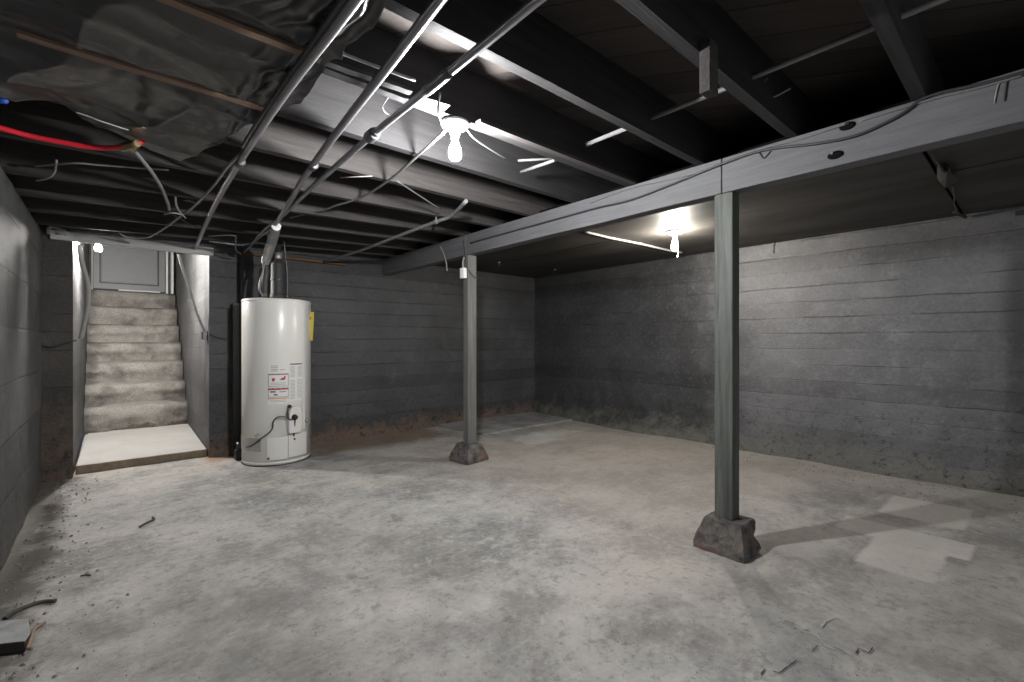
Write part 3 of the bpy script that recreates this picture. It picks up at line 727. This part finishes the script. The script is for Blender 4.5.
# white elbow fitting over the left pier
wf = thing('pipe_fitting', (-.335, 5.33, 2.05), 'white pipe elbow and short run at the top corner of the left wall', 'pipe fitting')
wp_ = Vector((-.335, 5.33, 2.05))
MB().tube([p-wp_ for p in (P(48,234,Y=5.33), P(48,228,Y=5.33), P(53,227,Y=5.33), P(65,231,Y=5.33))], .014, 10).build('elbow', M['cable_w'], wf)
MB().tube([p-wp_ for p in (P(55,233.5,Y=5.33), P(66,234.5,Y=5.33))], .009, 10).build('short_run', M['cable_w'], wf)
# pipe and cable on the jambs
jp = [(-.195,5.50,1.985), (-.185,5.50,1.85), (-.145,5.50,1.65), (-.145,5.50,1.45), (-.17,5.50,1.28), (-.19,5.46,1.17)]
tag(MB().tube(jp, .018, 12).build('conduit', M['cable_w']), 'white conduit down the left jamb of the stair opening', 'conduit')
jc = [(.50,5.45,1.985), (.53,5.46,1.86), (.585,5.48,1.68), (.63,5.49,1.5), (.68,5.5,1.34), (.715,5.5,1.25)]
jo = tag(MB().tube(jc, .012, 10).build('cable', M['cable_w']), 'pale cable slanting down the right jamb of the stair opening', 'cable')
jb = thing('junction_box', (.725, 5.50, 1.205), 'small dark junction box on the right jamb of the stair opening', 'junction box')
MB().box((-.03,-.035,-.04), (.012,.035,.04)).build('box_body', M['galv_d'], jb, bevel=.004)
MB().box((-.034,-.03,-.035), (-.03,.03,.035)).build('cover_plate', M['black'], jb)
cable([(.735,5.37,1.22),(.80,5.365,1.19),(.88,5.365,1.17)], .005, M['cable_k'], 'thin black wire from the jamb corner along the back wall')
cable([P(40,345,Y=5.36),P(52,347,Y=5.36),P(66,343,Y=5.36),P(76,340,Y=5.37)], .006, M['cable_k'], 'black cable across the dark pier left of the stair opening')
# white box on the farther post
wb = thing('switch_box', (2.545, 3.61, 1.80), 'small white electrical box on the left face of the farther post', 'electrical box')
MB().box((-.03,-.03,-.055),(.012,.03,.045)).build('box_body', M['trim_w'], wb, bevel=.004)
MB().tube([(-.01,0,.045),(-.012,.004,.09),(0,0,.15)], .009, 8).build('cable_tail', M['cable_w'], wb)

# ------------------------------------------------------------------ lamps
def lamp(loc, z_ceil, drop, label, col, strength, cord=False, base_r=.055):
    x, y = loc
    t = thing('light_bulb_fixture', (x, y, z_ceil), label, 'light', 'bare bulbs in porcelain holders')
    MB().lathe([(base_r,0),(base_r,-.008),(base_r*.82,-.022),(.026,-.03),(.024,-.05),(.02,-.055),(.001,-.055)], (0,0,0), 28).build('holder', M['porcelain'], t)
    MB().lathe([(.0175,-.05),(.0175,-.058),(.019,-.062),(.0165,-.066),(.0165,-.075),(.001,-.075)], (0,0,0), 20).build('socket', M['nail'], t)
    b0 = -.072; k = drop/.11
    prof = [(.013,b0),(.0145,b0-.016*k),(.022,b0-.035*k),(.0295,b0-.055*k),(.030,b0-.066*k),(.027,b0-.080*k),(.018,b0-.091*k),(.001,b0-.096*k)]
    MB().lathe(prof, (0,0,0), 14).build('bulb', bulb_mat('lit_bulb_glass_'+str(len(bpy.data.materials)), col, strength), t)
    if cord:
        MB().tube([(.03,-.01,-.03),(.032,-.012,-.12),(.033,-.012,-.22)], .0022, 6).build('pull_cord', M['cable_w'], t)
        MB().lathe([(.001,-.245),(.006,-.24),(.006,-.222),(.001,-.218)], (.033,-.012,0), 10).build('cord_knob', M['white_p'], t)
    return t
S = 1.0
lamp((1.207, 1.785), 2.165-.004, .12, 'bright bare bulb in a round porcelain holder under a joist', (1,1,1), 2900*S, base_r=.066)
lamp((3.93, 2.22), 2.164, .125, 'small bare bulb with a pull cord on the flat ceiling right of the beam', (1,.93,.83), 1450*S, True, .072)
lamp((-.085, 6.15), 2.20, .10, 'small bare bulb inside the stair opening behind the header', (1,.96,.91), 4300*S)

# ------------------------------------------------------------------ water heater
R = .303
hc = Vector((1.24, 4.93, 0))
ang = -math.atan2(1.24, 4.93)
wh = thing('water_heater', hc, 'tall white cylindrical water heater standing against the back wall', 'water heater', rz=ang)
W = wh.matrix_basis = Matrix.Translation(hc) @ Matrix.Rotation(ang, 4, 'Z')
Wi = Matrix.Translation(hc) @ Matrix.Rotation(ang, 4, 'Z'); Wi.invert()
def cyl(a, z, r=R): return Vector((r*math.sin(a), -r*math.cos(a), z))
MB().lathe([(R-.02,.0),(R-.004,.006),(R-.002,.03),(R-.006,.034),(R-.0055,.034),(R-.006,.04),(R,.042),(R,1.515),(R-.002,1.52)], (0,0,0), 72).build('tank', M['white'], wh)
MB().lathe([(R-.001,1.516),(R+.003,1.520),(R+.003,1.535),(R-.006,1.546),(R-.03,1.55),(.02,1.558),(.001,1.558)], (0,0,0), 72).build('lid', M['white'], wh)
MB().lathe([(R-.03,-.003),(R+.002,-.003),(R+.002,.008),(R-.03,.008)], (0,0,0), 64).build('base_ring', M['galv_d'], wh)
def patch(a0, a1, z0, z1, r, name, mat, parent=None, n=10, th=.002):
    mb = MB()
    for i in range(n):
        q0 = a0+(a1-a0)*i/n; q1 = a0+(a1-a0)*(i+1)/n
        vs = [cyl(q0,z0,r),cyl(q1,z0,r),cyl(q1,z1,r),cyl(q0,z1,r),cyl(q0,z0,r+th),cyl(q1,z0,r+th),cyl(q1,z1,r+th),cyl(q0,z1,r+th)]
        fs = [(4,5,6,7),(3,2,1,0),(0,1,5,4),(2,3,7,6)]
        if i == 0: fs.append((0,4,7,3))
        if i == n-1: fs.append((1,2,6,5))
        mb.add(vs, fs)
    return mb.build(name, mat, parent or wh)
def A(px): return math.asin(max(-1, min(1, (px-276.5)/35.2)))
def Z(py): return 1.15-(py-341)/461*4.262
def frame(px0, px1, py0, py1, w, r, name, mat, parent):
    mb_objs = MB()
    def seg(a0, a1, z0, z1, n=8):
        for i in range(n):
            q0 = a0+(a1-a0)*i/n; q1 = a0+(a1-a0)*(i+1)/n
            mb_objs.add([cyl(q0,z0,r),cyl(q1,z0,r),cyl(q1,z1,r),cyl(q0,z1,r)], [(0,1,2,3)])
    a0, a1, z0, z1 = A(px0), A(px1), Z(py1), Z(py0); da = w/R
    seg(a0,a1,z1-w,z1); seg(a0,a1,z0,z0+w); seg(a0,a0+da,z0,z1,1); seg(a1-da,a1,z0,z1,1)
    return mb_objs.build(name, mat, parent)
def bars(rows, r, name, mat, parent):
    mb = MB()
    for (px0, px1, py0, py1) in rows:
        a0, a1 = A(px0), A(px1); z0, z1 = Z(py1), Z(py0); n = 4
        for i in range(n):
            q0 = a0+(a1-a0)*i/n; q1 = a0+(a1-a0)*(i+1)/n
            mb.add([cyl(q0,z0,r),cyl(q1,z0,r),cyl(q1,z1,r),cyl(q0,z1,r)], [(0,1,2,3)])
    return mb.build(name, mat, parent)
# paper labels
def print_on(o, rows, r, mat):
    vs = [tuple(v.co) for v in o.data.vertices]; fs = [tuple(p.vertices) for p in o.data.polygons]; n0 = len(fs)
    for (px0, px1, py0, py1) in rows:
        a0, a1 = A(px0), A(px1); z0, z1 = Z(py1), Z(py0); k = len(vs)
        vs += [tuple(cyl(a, z, r)) for a, z in ((a0,z0),(a1,z0),(a1,z1),(a0,z1))]; fs.append((k,k+1,k+2,k+3))
    mats = list(o.data.materials); me = bpy.data.meshes.new(o.data.name); me.from_pydata(vs, [], fs)
    for m_ in mats: me.materials.append(m_)
    me.materials.append(mat); o.data = me
    for p in list(me.polygons)[n0:]: p.material_index = len(mats)
def sheet(px0, px1, py0, py1, name, lab):
    o = patch(A(px0), A(px1), Z(py1), Z(py0), R+.0008, name, M['paper'], th=.001); o['label'] = lab; return o
s1 = sheet(268.5, 287.6, 363.5, 373, 'rating_label', 'white paper label with faint print')
for q_ in [(270.5, 277, y, y+.7) for y in (365.5, 367.2, 369, 370.6)]+[(279, 284, 369.5, 370.1)]: bars([q_], R+.0024, 'print_line', M['print'], s1)
s2 = sheet(267.6, 287.7, 373.3, 386.8, 'warning_label', 'white warning label with red flame picture')
frame(267.8, 287.5, 373.6, 386.6, .006, R+.0024, 'label_border', M['grey_plate'], s2)
bars([(268.6, 287, 374, 374.9)], R+.0028, 'red_band', M['red_p'], s2)
# flame picture: a few red tongues, and a small dark figure
fm = MB()
def blob(poly, r):
    vs = [cyl(A(x), Z(y), r) for x, y in poly]; fm.add(vs, [tuple(reversed(range(len(vs))))])
blob([(278.3,379.8),(280,379),(281.5,377.6),(282.2,378.4),(283.5,376.2),(284.8,375.9),(284.4,377.8),(284,379.6),(282,380.4)], R+.0026)
fm.build('flame_picture', M['red_p'], s2)
fm = MB(); blob([(271.4,378.5),(272.8,377.8),(274.4,378.4),(274,381),(272.6,381.6),(271.6,380.6)], R+.0026)
fm.build('small_picture', M['red_p'], s2)
for y in (382.8, 384.3): bars([(270, 285, y, y+.5)], R+.0024, 'print_line', M['print'], s2)
s3 = sheet(267.6, 287.7, 387.6, 397.8, 'warning_label', 'white warning label with a dark red heading band')
frame(267.8, 287.5, 388, 397.3, .006, R+.0024, 'label_border', M['grey_plate'], s3)
bars([(268, 287.3, 388, 389.9)], R+.0028, 'heading_band', M['red_p'], s3)
for q_ in ((270,275,391,392.4),(273.2,277,394,395.4),(278.5,285,391.6,392.3)): bars([q_], R+.0026, 'print_line', M['print_d'], s3)
s4 = patch(A(267.6), A(287.7), Z(399), Z(398), R+.0008, 'orange_strip', M['orange_p'], th=.001)
s5 = sheet(267.8, 287.5, 399.1, 404, 'instruction_label', 'white paper label with faint print')
print_on(s5, [(x, x+4, y, y+.4) for y in (400.2, 401.6) for x in (269.5,273.5,277.5,281.5)], R+.0028, M['print'])
s6 = sheet(288.3, 301.6, 363.3, 402, 'instruction_label', 'tall white instruction sheet with faint columns of print')
bars([(289, 300.8, 364, 365.2)], R+.0024, 'heading', M['print_d'], s6)
print_on(s6, [(289.2, 293.6, y, y+.45) for y in [367+1.25*i for i in range(9)]]+[(296.5, 300.6, y, y+.45) for y in [367+1.25*i for i in range(9)]]+
     [(289.2, 293.8, y, y+.5) for y in [381+1.4*i for i in range(14)]]+[(296, 300.6, y, y+.5) for y in [380.6+1.4*i for i in range(14)]], R+.0028, M['print'])
# access cover, two halves
ac = patch(A(267), A(286.3), Z(459.5), Z(437), R+.001, 'access_cover', M['white_p'], th=.012)
ac2 = patch(A(287), A(304.5), Z(458.5), Z(436), R+.001, 'access_cover', M['white_p'], th=.014)
patch(A(286.3), A(287), Z(459), Z(436.5), R+.001, 'cover_seam', M['grey_plate'], th=.005)
for px, py in ((268.6, 457.5), (292.5, 440.8)):
    p = cyl(A(px), Z(py), R+.014); n = cyl(A(px), 0, 1).normalized()
    MB().tube([p-n*.004, p+n*.008], .009, 12).build('cover_screw', M['black'], ac if px < 287 else ac2)
patch(A(241.6)-.3, A(261), Z(451), Z(437.5), R+.0008, 'grey_plate', M['grey_plate'], th=.002)
patch(A(308), A(310.5)+.3, Z(445), Z(430), R+.0008, 'grey_plate', M['grey_plate'], th=.002)
# gas control
gv = MB()
n = cyl(A(291), 0, 1).normalized(); sx = Vector((0,0,1)).cross(n).normalized()
MG = Matrix((sx, Vector((0,0,1)), n)).transposed().to_4x4()
MG.translation = cyl(A(291), Z(420), R)
poly = [(-.05,-.13),(-.055,-.02),(-.05,.07),(-.02,.115),(.03,.12),(.06,.085),(.072,.02),(.072,-.06),(.06,-.13)]
gvo = MB().prism(poly, -.02, .055, MG).build('gas_valve', M['white_p'], wh, bevel=.01)
MB().lathe([(.001,.055),(.027,.055),(.027,.062),(.021,.066),(.019,.088),(.001,.09)], (0,0,0), 20, M=MG.to_3x3()).build('control_knob', M['black'], gvo)
bpy.data.objects['control_knob'].location = MG @ Vector((-.005, .02, 0))
ko = MB().lathe([(.001,.03),(.014,.03),(.014,.06),(.001,.062)], (0,0,0), 14, M=MG.to_3x3()).build('igniter_button', M['black'], gvo); ko.location = MG @ Vector((-.045, .125, 0))
MB().tube([MG @ Vector((-.045,.125,.03)), MG @ Vector((-.06,.07,.045)), MG @ Vector((-.055,.01,.05)), MG @ Vector((-.02,.0,.06))], .008, 8).build('igniter_lead', M['galv_d'], gvo)
MB().tube([MG @ Vector((-.003,-.0,.06)), MG @ Vector((.0,-.06,.05)), MG @ Vector((.002,-.16,.03))], .007, 8).build('pilot_tube', M['galv_d'], gvo)
MB().tube([cyl(A(x), Z(y), R+o_) for x, y, o_ in ((248,446.5,.012),(252,445.5,.03),(257,442,.035),(264,436,.035),(270.5,430.5,.035),(272.8,426,.035),(273,421.5,.035),(276,417,.04),(281,416.2,.045),(286,418.5,.045))], .0068, 10).build('gas_line', M['galv_d'], wh)
for px, py, r_ in ((257.5, 434, .013), (304.8, 424.5, .02)):
    p = cyl(A(px), Z(py), R); n = cyl(A(px), 0, 1).normalized()
    MB().tube([p-n*.003, p+n*.02, p+n*.03], [r_, r_, r_*.6], 12, False).build('drain_knob', M['grey_plate'], wh)
patch(A(301), A(304), Z(433), Z(363), R+.0008, 'wire_cover', M['white_p'], th=.006)
# yellow hanging tag on the right flank
def wl(p): return Wi @ p
t0 = wl(P(306, 311.5, Y=4.84)); 
tg = MB(); vs = []
rows = 8
for i in range(rows+1):
    y = 312+28.5*i/rows; sh = .8*math.sin(i*.6)
    for x in (304.8+.4*i/rows, 313.7-1.2*i/rows+sh*.2):
        vs.append(wl(P(x, y, Y=4.78-.02*math.sin(i/rows*3)))) 
tg.add(vs, [(i*2, i*2+1, i*2+3, i*2+2) for i in range(rows)])
to = tg.build('energy_tag', M['yellow'], wh); m = to.modifiers.new('thick','SOLIDIFY'); m.thickness = .002
to['label'] = 'yellow card tag hanging from the right flank'
MB().tube([wl(P(309.5, 313, Y=4.775)), wl(P(307.5, 318, Y=4.765)), wl(P(309.5, 319.5, Y=4.765)), wl(P(310.5,317,Y=4.765))], .006, 8).build('tag_tie', M['brass'], to)
# top: flue, draft hood, water lines
hood = [(.075,1.556),(.075,1.60),(.07,1.605),(.066,1.62),(.066,1.90),(.06,1.915),(.03,1.94),(.028,2.09),(.001,2.09)]
fo = MB().lathe(hood, (.01,0,0), 28).build('flue_pipe', M['flue'], wh)
MB().lathe([(.068,1.74),(.07,1.742),(.07,1.755),(.068,1.757)], (.01,0,0), 28).build('flue_joint', M['galv_d'], fo)
MB().lathe([(.033,2.02),(.033,1.96),(.029,1.955)][::-1], (.01,0,0), 20).build('flue_reducer', M['silver_foil'], fo)
hp = [wl(P(276,226,z=2.06)), wl(P(272.5,238,Y=4.45)), wl(P(269,249,Y=4.66)), wl(P(266,258,Y=4.78)), wl(P(265,263,Y=4.82))]
MB().tube(hp, [.034,.042,.043,.04,.034], 16).build('insulated_water_line', M['silver_foil'], wh)
MB().tube([hp[-1], wl(P(266,272,Y=4.84)), wl(P(264.5,282,Y=4.85)), wl(P(264.5,300,Y=4.85))], .026, 14).build('water_line', M['flue'], wh)
MB().tube([wl(P(264,262,Y=4.78)), wl(P(262.5,272,Y=4.78)), wl(P(260,281,Y=4.78)), wl(P(259.3,290,Y=4.78)), wl(P(263,296,Y=4.80))], .0085, 10).build('relief_tube', M['conduit'], wh)
MB().tube([wl(P(283.5,238,Y=4.90)), wl(P(285,255,Y=4.90)), wl(P(287,275,Y=4.90)), wl(P(287,301,Y=4.90))], .009, 10).build('water_line', M['galv_d'], wh)
for px, yy in ((264.5, 4.85), (287, 4.90)):
    q = wl(P(px, 298, Y=yy)); MB().lathe([(.02,1.55),(.02,1.575),(.026,1.577),(.026,1.60),(.018,1.605)], (q.x,q.y,0), 12).build('pipe_nipple', M['brass'], wh)

# dark things behind the heater
o = MB().box((.925, 5.30, 0), (1.10, 5.335, 1.53)).build('leaning_board', M['black'], bevel=.004); tag(o, 'black board standing on end behind the left of the water heater', 'board')
pk = [P(241.5, 258, Y=5.28), P(241.5, 300, Y=5.28)]
pk = [Vector((pk[0].x, 5.275, 2.03)), Vector((pk[0].x, 5.275, .03))]
tag(MB().tube(pk, .016, 12).build('drain_pipe', M['black']), 'thin black vertical pipe behind the left of the water heater', 'pipe')
fb = thing('floor_fitting', (P(239,460,z=0).x, P(239,460,z=0).y+.02, 0), 'small black fitting on the floor at the left foot of the water heater', 'fitting')
MB().box((-.035,-.03,0),(.03,.05,.10)).build('fitting_body', M['black'], fb, bevel=.01)
MB().tube([(0,0,.1),(0,.03,.16)], .022, 12).build('collar', M['galv_d'], fb)

# ------------------------------------------------------------------ right ceiling: torn joint scrap, hooks
sc = thing('torn_scrap', (4.2, .40, ZC), 'torn dangling strip at the open ceiling joint near the right edge', 'scrap')
b0 = Vector((4.2, .40, ZC))
def sp_(L): return [P(x, y, z=z)-b0 for x, y, z in L]
MB().tube(sp_([(932,152,2.16),(938,162,2.15),(943,170,2.135),(948,174,2.13)]), [.003,.005,.007,.006], 6).build('pale_splinter', M['strip'], sc)
pts = sp_([(940,168,2.15),(948,172,2.12),(950,166,2.15),(952,173,2.12),(958,178,2.13),(957,182,2.13),(952,186,2.12),(946,188,2.12),(942,183,2.13)])
MB().add(pts+[p+Vector((.01,.02,.035)) for p in pts], [tuple(range(9)), tuple(reversed(range(9,18)))]+[(i,(i+1)%9,9+(i+1)%9,9+i) for i in range(9)]).build('torn_flap', M['panel'], sc)
MB().tube(sp_([(953,186,2.13),(955,196,2.14),(955,204,2.145),(958,212,2.145),(964,217,2.145)]), [.003,.005,.003,.005,.008], 6).build('hanging_strip', M['galv_d'], sc)
tag(MB().tube([P(955,212,z=2.15), P(962,215,z=2.145), P(966,217,z=2.142)], .013, 8).build('plaster_crumb', M['strip']), 'pale broken corner at the wall end of the open ceiling joint', 'scrap')
tag(MB().box((XR-.035, P(1020,209,X=XR).y-.07, 2.10), (XR-.012, P(1020,209,X=XR).y+.02, 2.135)).build('metal_bracket', M['strip'], bevel=.004), 'pale bracket end high on the right wall at the frame edge', 'bracket')
def hook(px, py, label, L=.05):
    p = P(px, py, z=ZC); t = thing('hook', p, label, 'hook', 'hooks on the flat ceiling')
    MB().lathe([(.001,-.012),(.017,-.012),(.017,-.004),(.01,0)], (0,0,0), 12).build('hook_plate', M['nail'], t)
    MB().tube([(0,0,-.01),(.003,0,-.01-L*.5),(.001,.004,-.01-L)], .004, 8).build('hook_shank', M['galv_d'], t)
hook(499, 262, 'small ceiling hook right of the farther post near the back wall')
hook(555, 269, 'small ceiling hook near the corner of back and right walls')
hook(774, 243, 'small pale-headed ceiling hook right of the front post near the right wall', .09)

# ------------------------------------------------------------------ floor litter
fp = lambda x, y, z=0: P(x, y, z=z)
tag(MB().tube([fp(4,619,.008), fp(14,612,.009), fp(28,606,.010), fp(42,602,.009), fp(55,601,.008)], .0085, 10).build('bent_rod', M['debris']), 'dark bent rod lying on the floor by the left wall', 'rod')
o = MB(); pl = [(-.40, 2.56), (-.235, 2.465), (-.225, 2.52), (-.245, 2.66), (-.40, 2.76)]
o.prism(pl, 0, .042)
so = o.build('slab_fragment', M['slab'], bevel=.004); so.data.materials.append(M['debris'])
for p_ in so.data.polygons:
    if p_.normal.z < .5: p_.material_index = 1
tag(so, 'broken concrete slab fragment lying at the bottom left corner', 'slab fragment')
tag(MB().tube([fp(27,649,.02), fp(31,638,.03), fp(34,629,.02), fp(44,623,.006)], .006, 8).build('wood_splinter', M['lath']), 'thin stick leaning on the slab fragment at the bottom left', 'stick')
tag(MB().tube([fp(139,527,.006), fp(147,522.5,.007), fp(153.5,519.5,.007), fp(152,517.5,.012)], .0065, 8).build('bent_nail', M['debris']), 'small dark bent nail on the floor in front of the stair opening', 'nail')
tag(MB().tube([fp(80,576,.004), fp(86,575,.004), fp(90,575.3,.004)], .004, 6).build('wood_splinter', M['debris']), 'tiny dark splinter on the floor between the bent rod and the bent nail', 'splinter')
# crumbs
mb = MB(); rnd = random.Random(3)
def crumb(x, y, s):
    vs = []; q = rnd.random()*6
    for k in range(6):
        a = q+k*math.pi/3; r = s*(.6+.6*rnd.random()); vs.append((x+r*math.cos(a), y+r*math.sin(a), -.002))
    vs.append((x+s*.2*rnd.random(), y, s*(.5+.5*rnd.random())))
    mb.add(vs, [(k, (k+1)%6, 6) for k in range(6)])
for i in range(260):
    y = rnd.uniform(1.6, 5.3); crumb(XL+.05+abs(rnd.gauss(0, .16)), y, rnd.uniform(.003, .010))
for i in range(260):
    y = rnd.uniform(-.5, 5.2); crumb(XR-.25-abs(rnd.gauss(0, .25)), y, rnd.uniform(.003, .009))
for i in range(260):
    px, py = rnd.uniform(0, 1024), rnd.uniform(480, 682); p = fp(px, py); crumb(p.x, p.y, rnd.uniform(.0015, .0035))
o = mb.build('concrete_crumbs', M['pebble']); o['kind'] = 'stuff'; tag(o, 'loose concrete crumbs scattered over the floor', 'crumbs')
# crack lines
def crackline(L, w, mat, z=.0015):
    mb = MB(); pts = [fp(x, y, z) for x, y in L]; d2 = []
    for a, b in zip(pts, pts[1:]):
        for k in range(4):
            q = a+(b-a)*k/4; d2.append(q+Vector((.004*fbm(q.x*40, q.y*40), .004*fbm(q.x*40, q.y*40+9), 0)))
    d2.append(pts[-1]); vs = []
    for i, p in enumerate(d2):
        d = (d2[min(i+1,len(d2)-1)]-d2[max(i-1,0)]).normalized(); s_ = d.cross(Vector((0,0,1)))
        ww = w*(.5+.6*abs(fbm(i*.7, p.x*3)))*(.3 if i in (0, len(d2)-1) else 1)
        vs += [p+s_*ww, p-s_*ww]
    mb.add(vs, [(i*2, i*2+1, i*2+3, i*2+2) for i in range(len(d2)-1)]); return mb
cr1 = crackline([(761,675),(766,669)], .003, None); 
for L in ([(772,671),(779,673),(790,666),(797,660)], [(812,652),(819,645)], [(804,630),(811,631)], [(856,654),(859,648),(869,653),(873,647)], [(794,628),(798,629)]):
    q = crackline(L, .003, None); cr1.add(q.v, q.f)
struct(cr1.build('floor_crack', M['crack']))
cr2 = crackline([(804,632),(812,634),(819,636),(822,642),(828,647),(835,649)], .0042, None, .002)
for L in ([(836,645),(842,649),(851,655)], [(822,627),(826,621),(834,617),(840,619)]):
    q = crackline(L, .0035, None, .002); cr2.add(q.v, q.f)
struct(cr2.build('floor_ridge', M['chalk']))

# ------------------------------------------------------------------ camera, world, view
cam = bpy.data.cameras.new('camera'); co = bpy.data.objects.new('camera', cam); C.objects.link(co)
co.location = (0, 0, H)
fwd = Vector((.658, .754, 0)); yaw = math.atan2(-fwd.x, fwd.y)
co.rotation_euler = (math.pi/2, 0, yaw)
cam.sensor_width = 36; cam.lens = F/1024*36; cam.clip_start = .02
SC.camera = co
wd = bpy.data.worlds.new('world'); SC.world = wd; wd.use_nodes = True
bg = wd.node_tree.nodes['Background']; bg.inputs[0].default_value = (.93, .97, 1, 1); bg.inputs[1].default_value = .5
vs_ = SC.view_settings; vs_.view_transform = 'Standard'; vs_.look = 'None'; vs_.exposure = 0.0; vs_.gamma = 1; vs_.use_curve_mapping = False
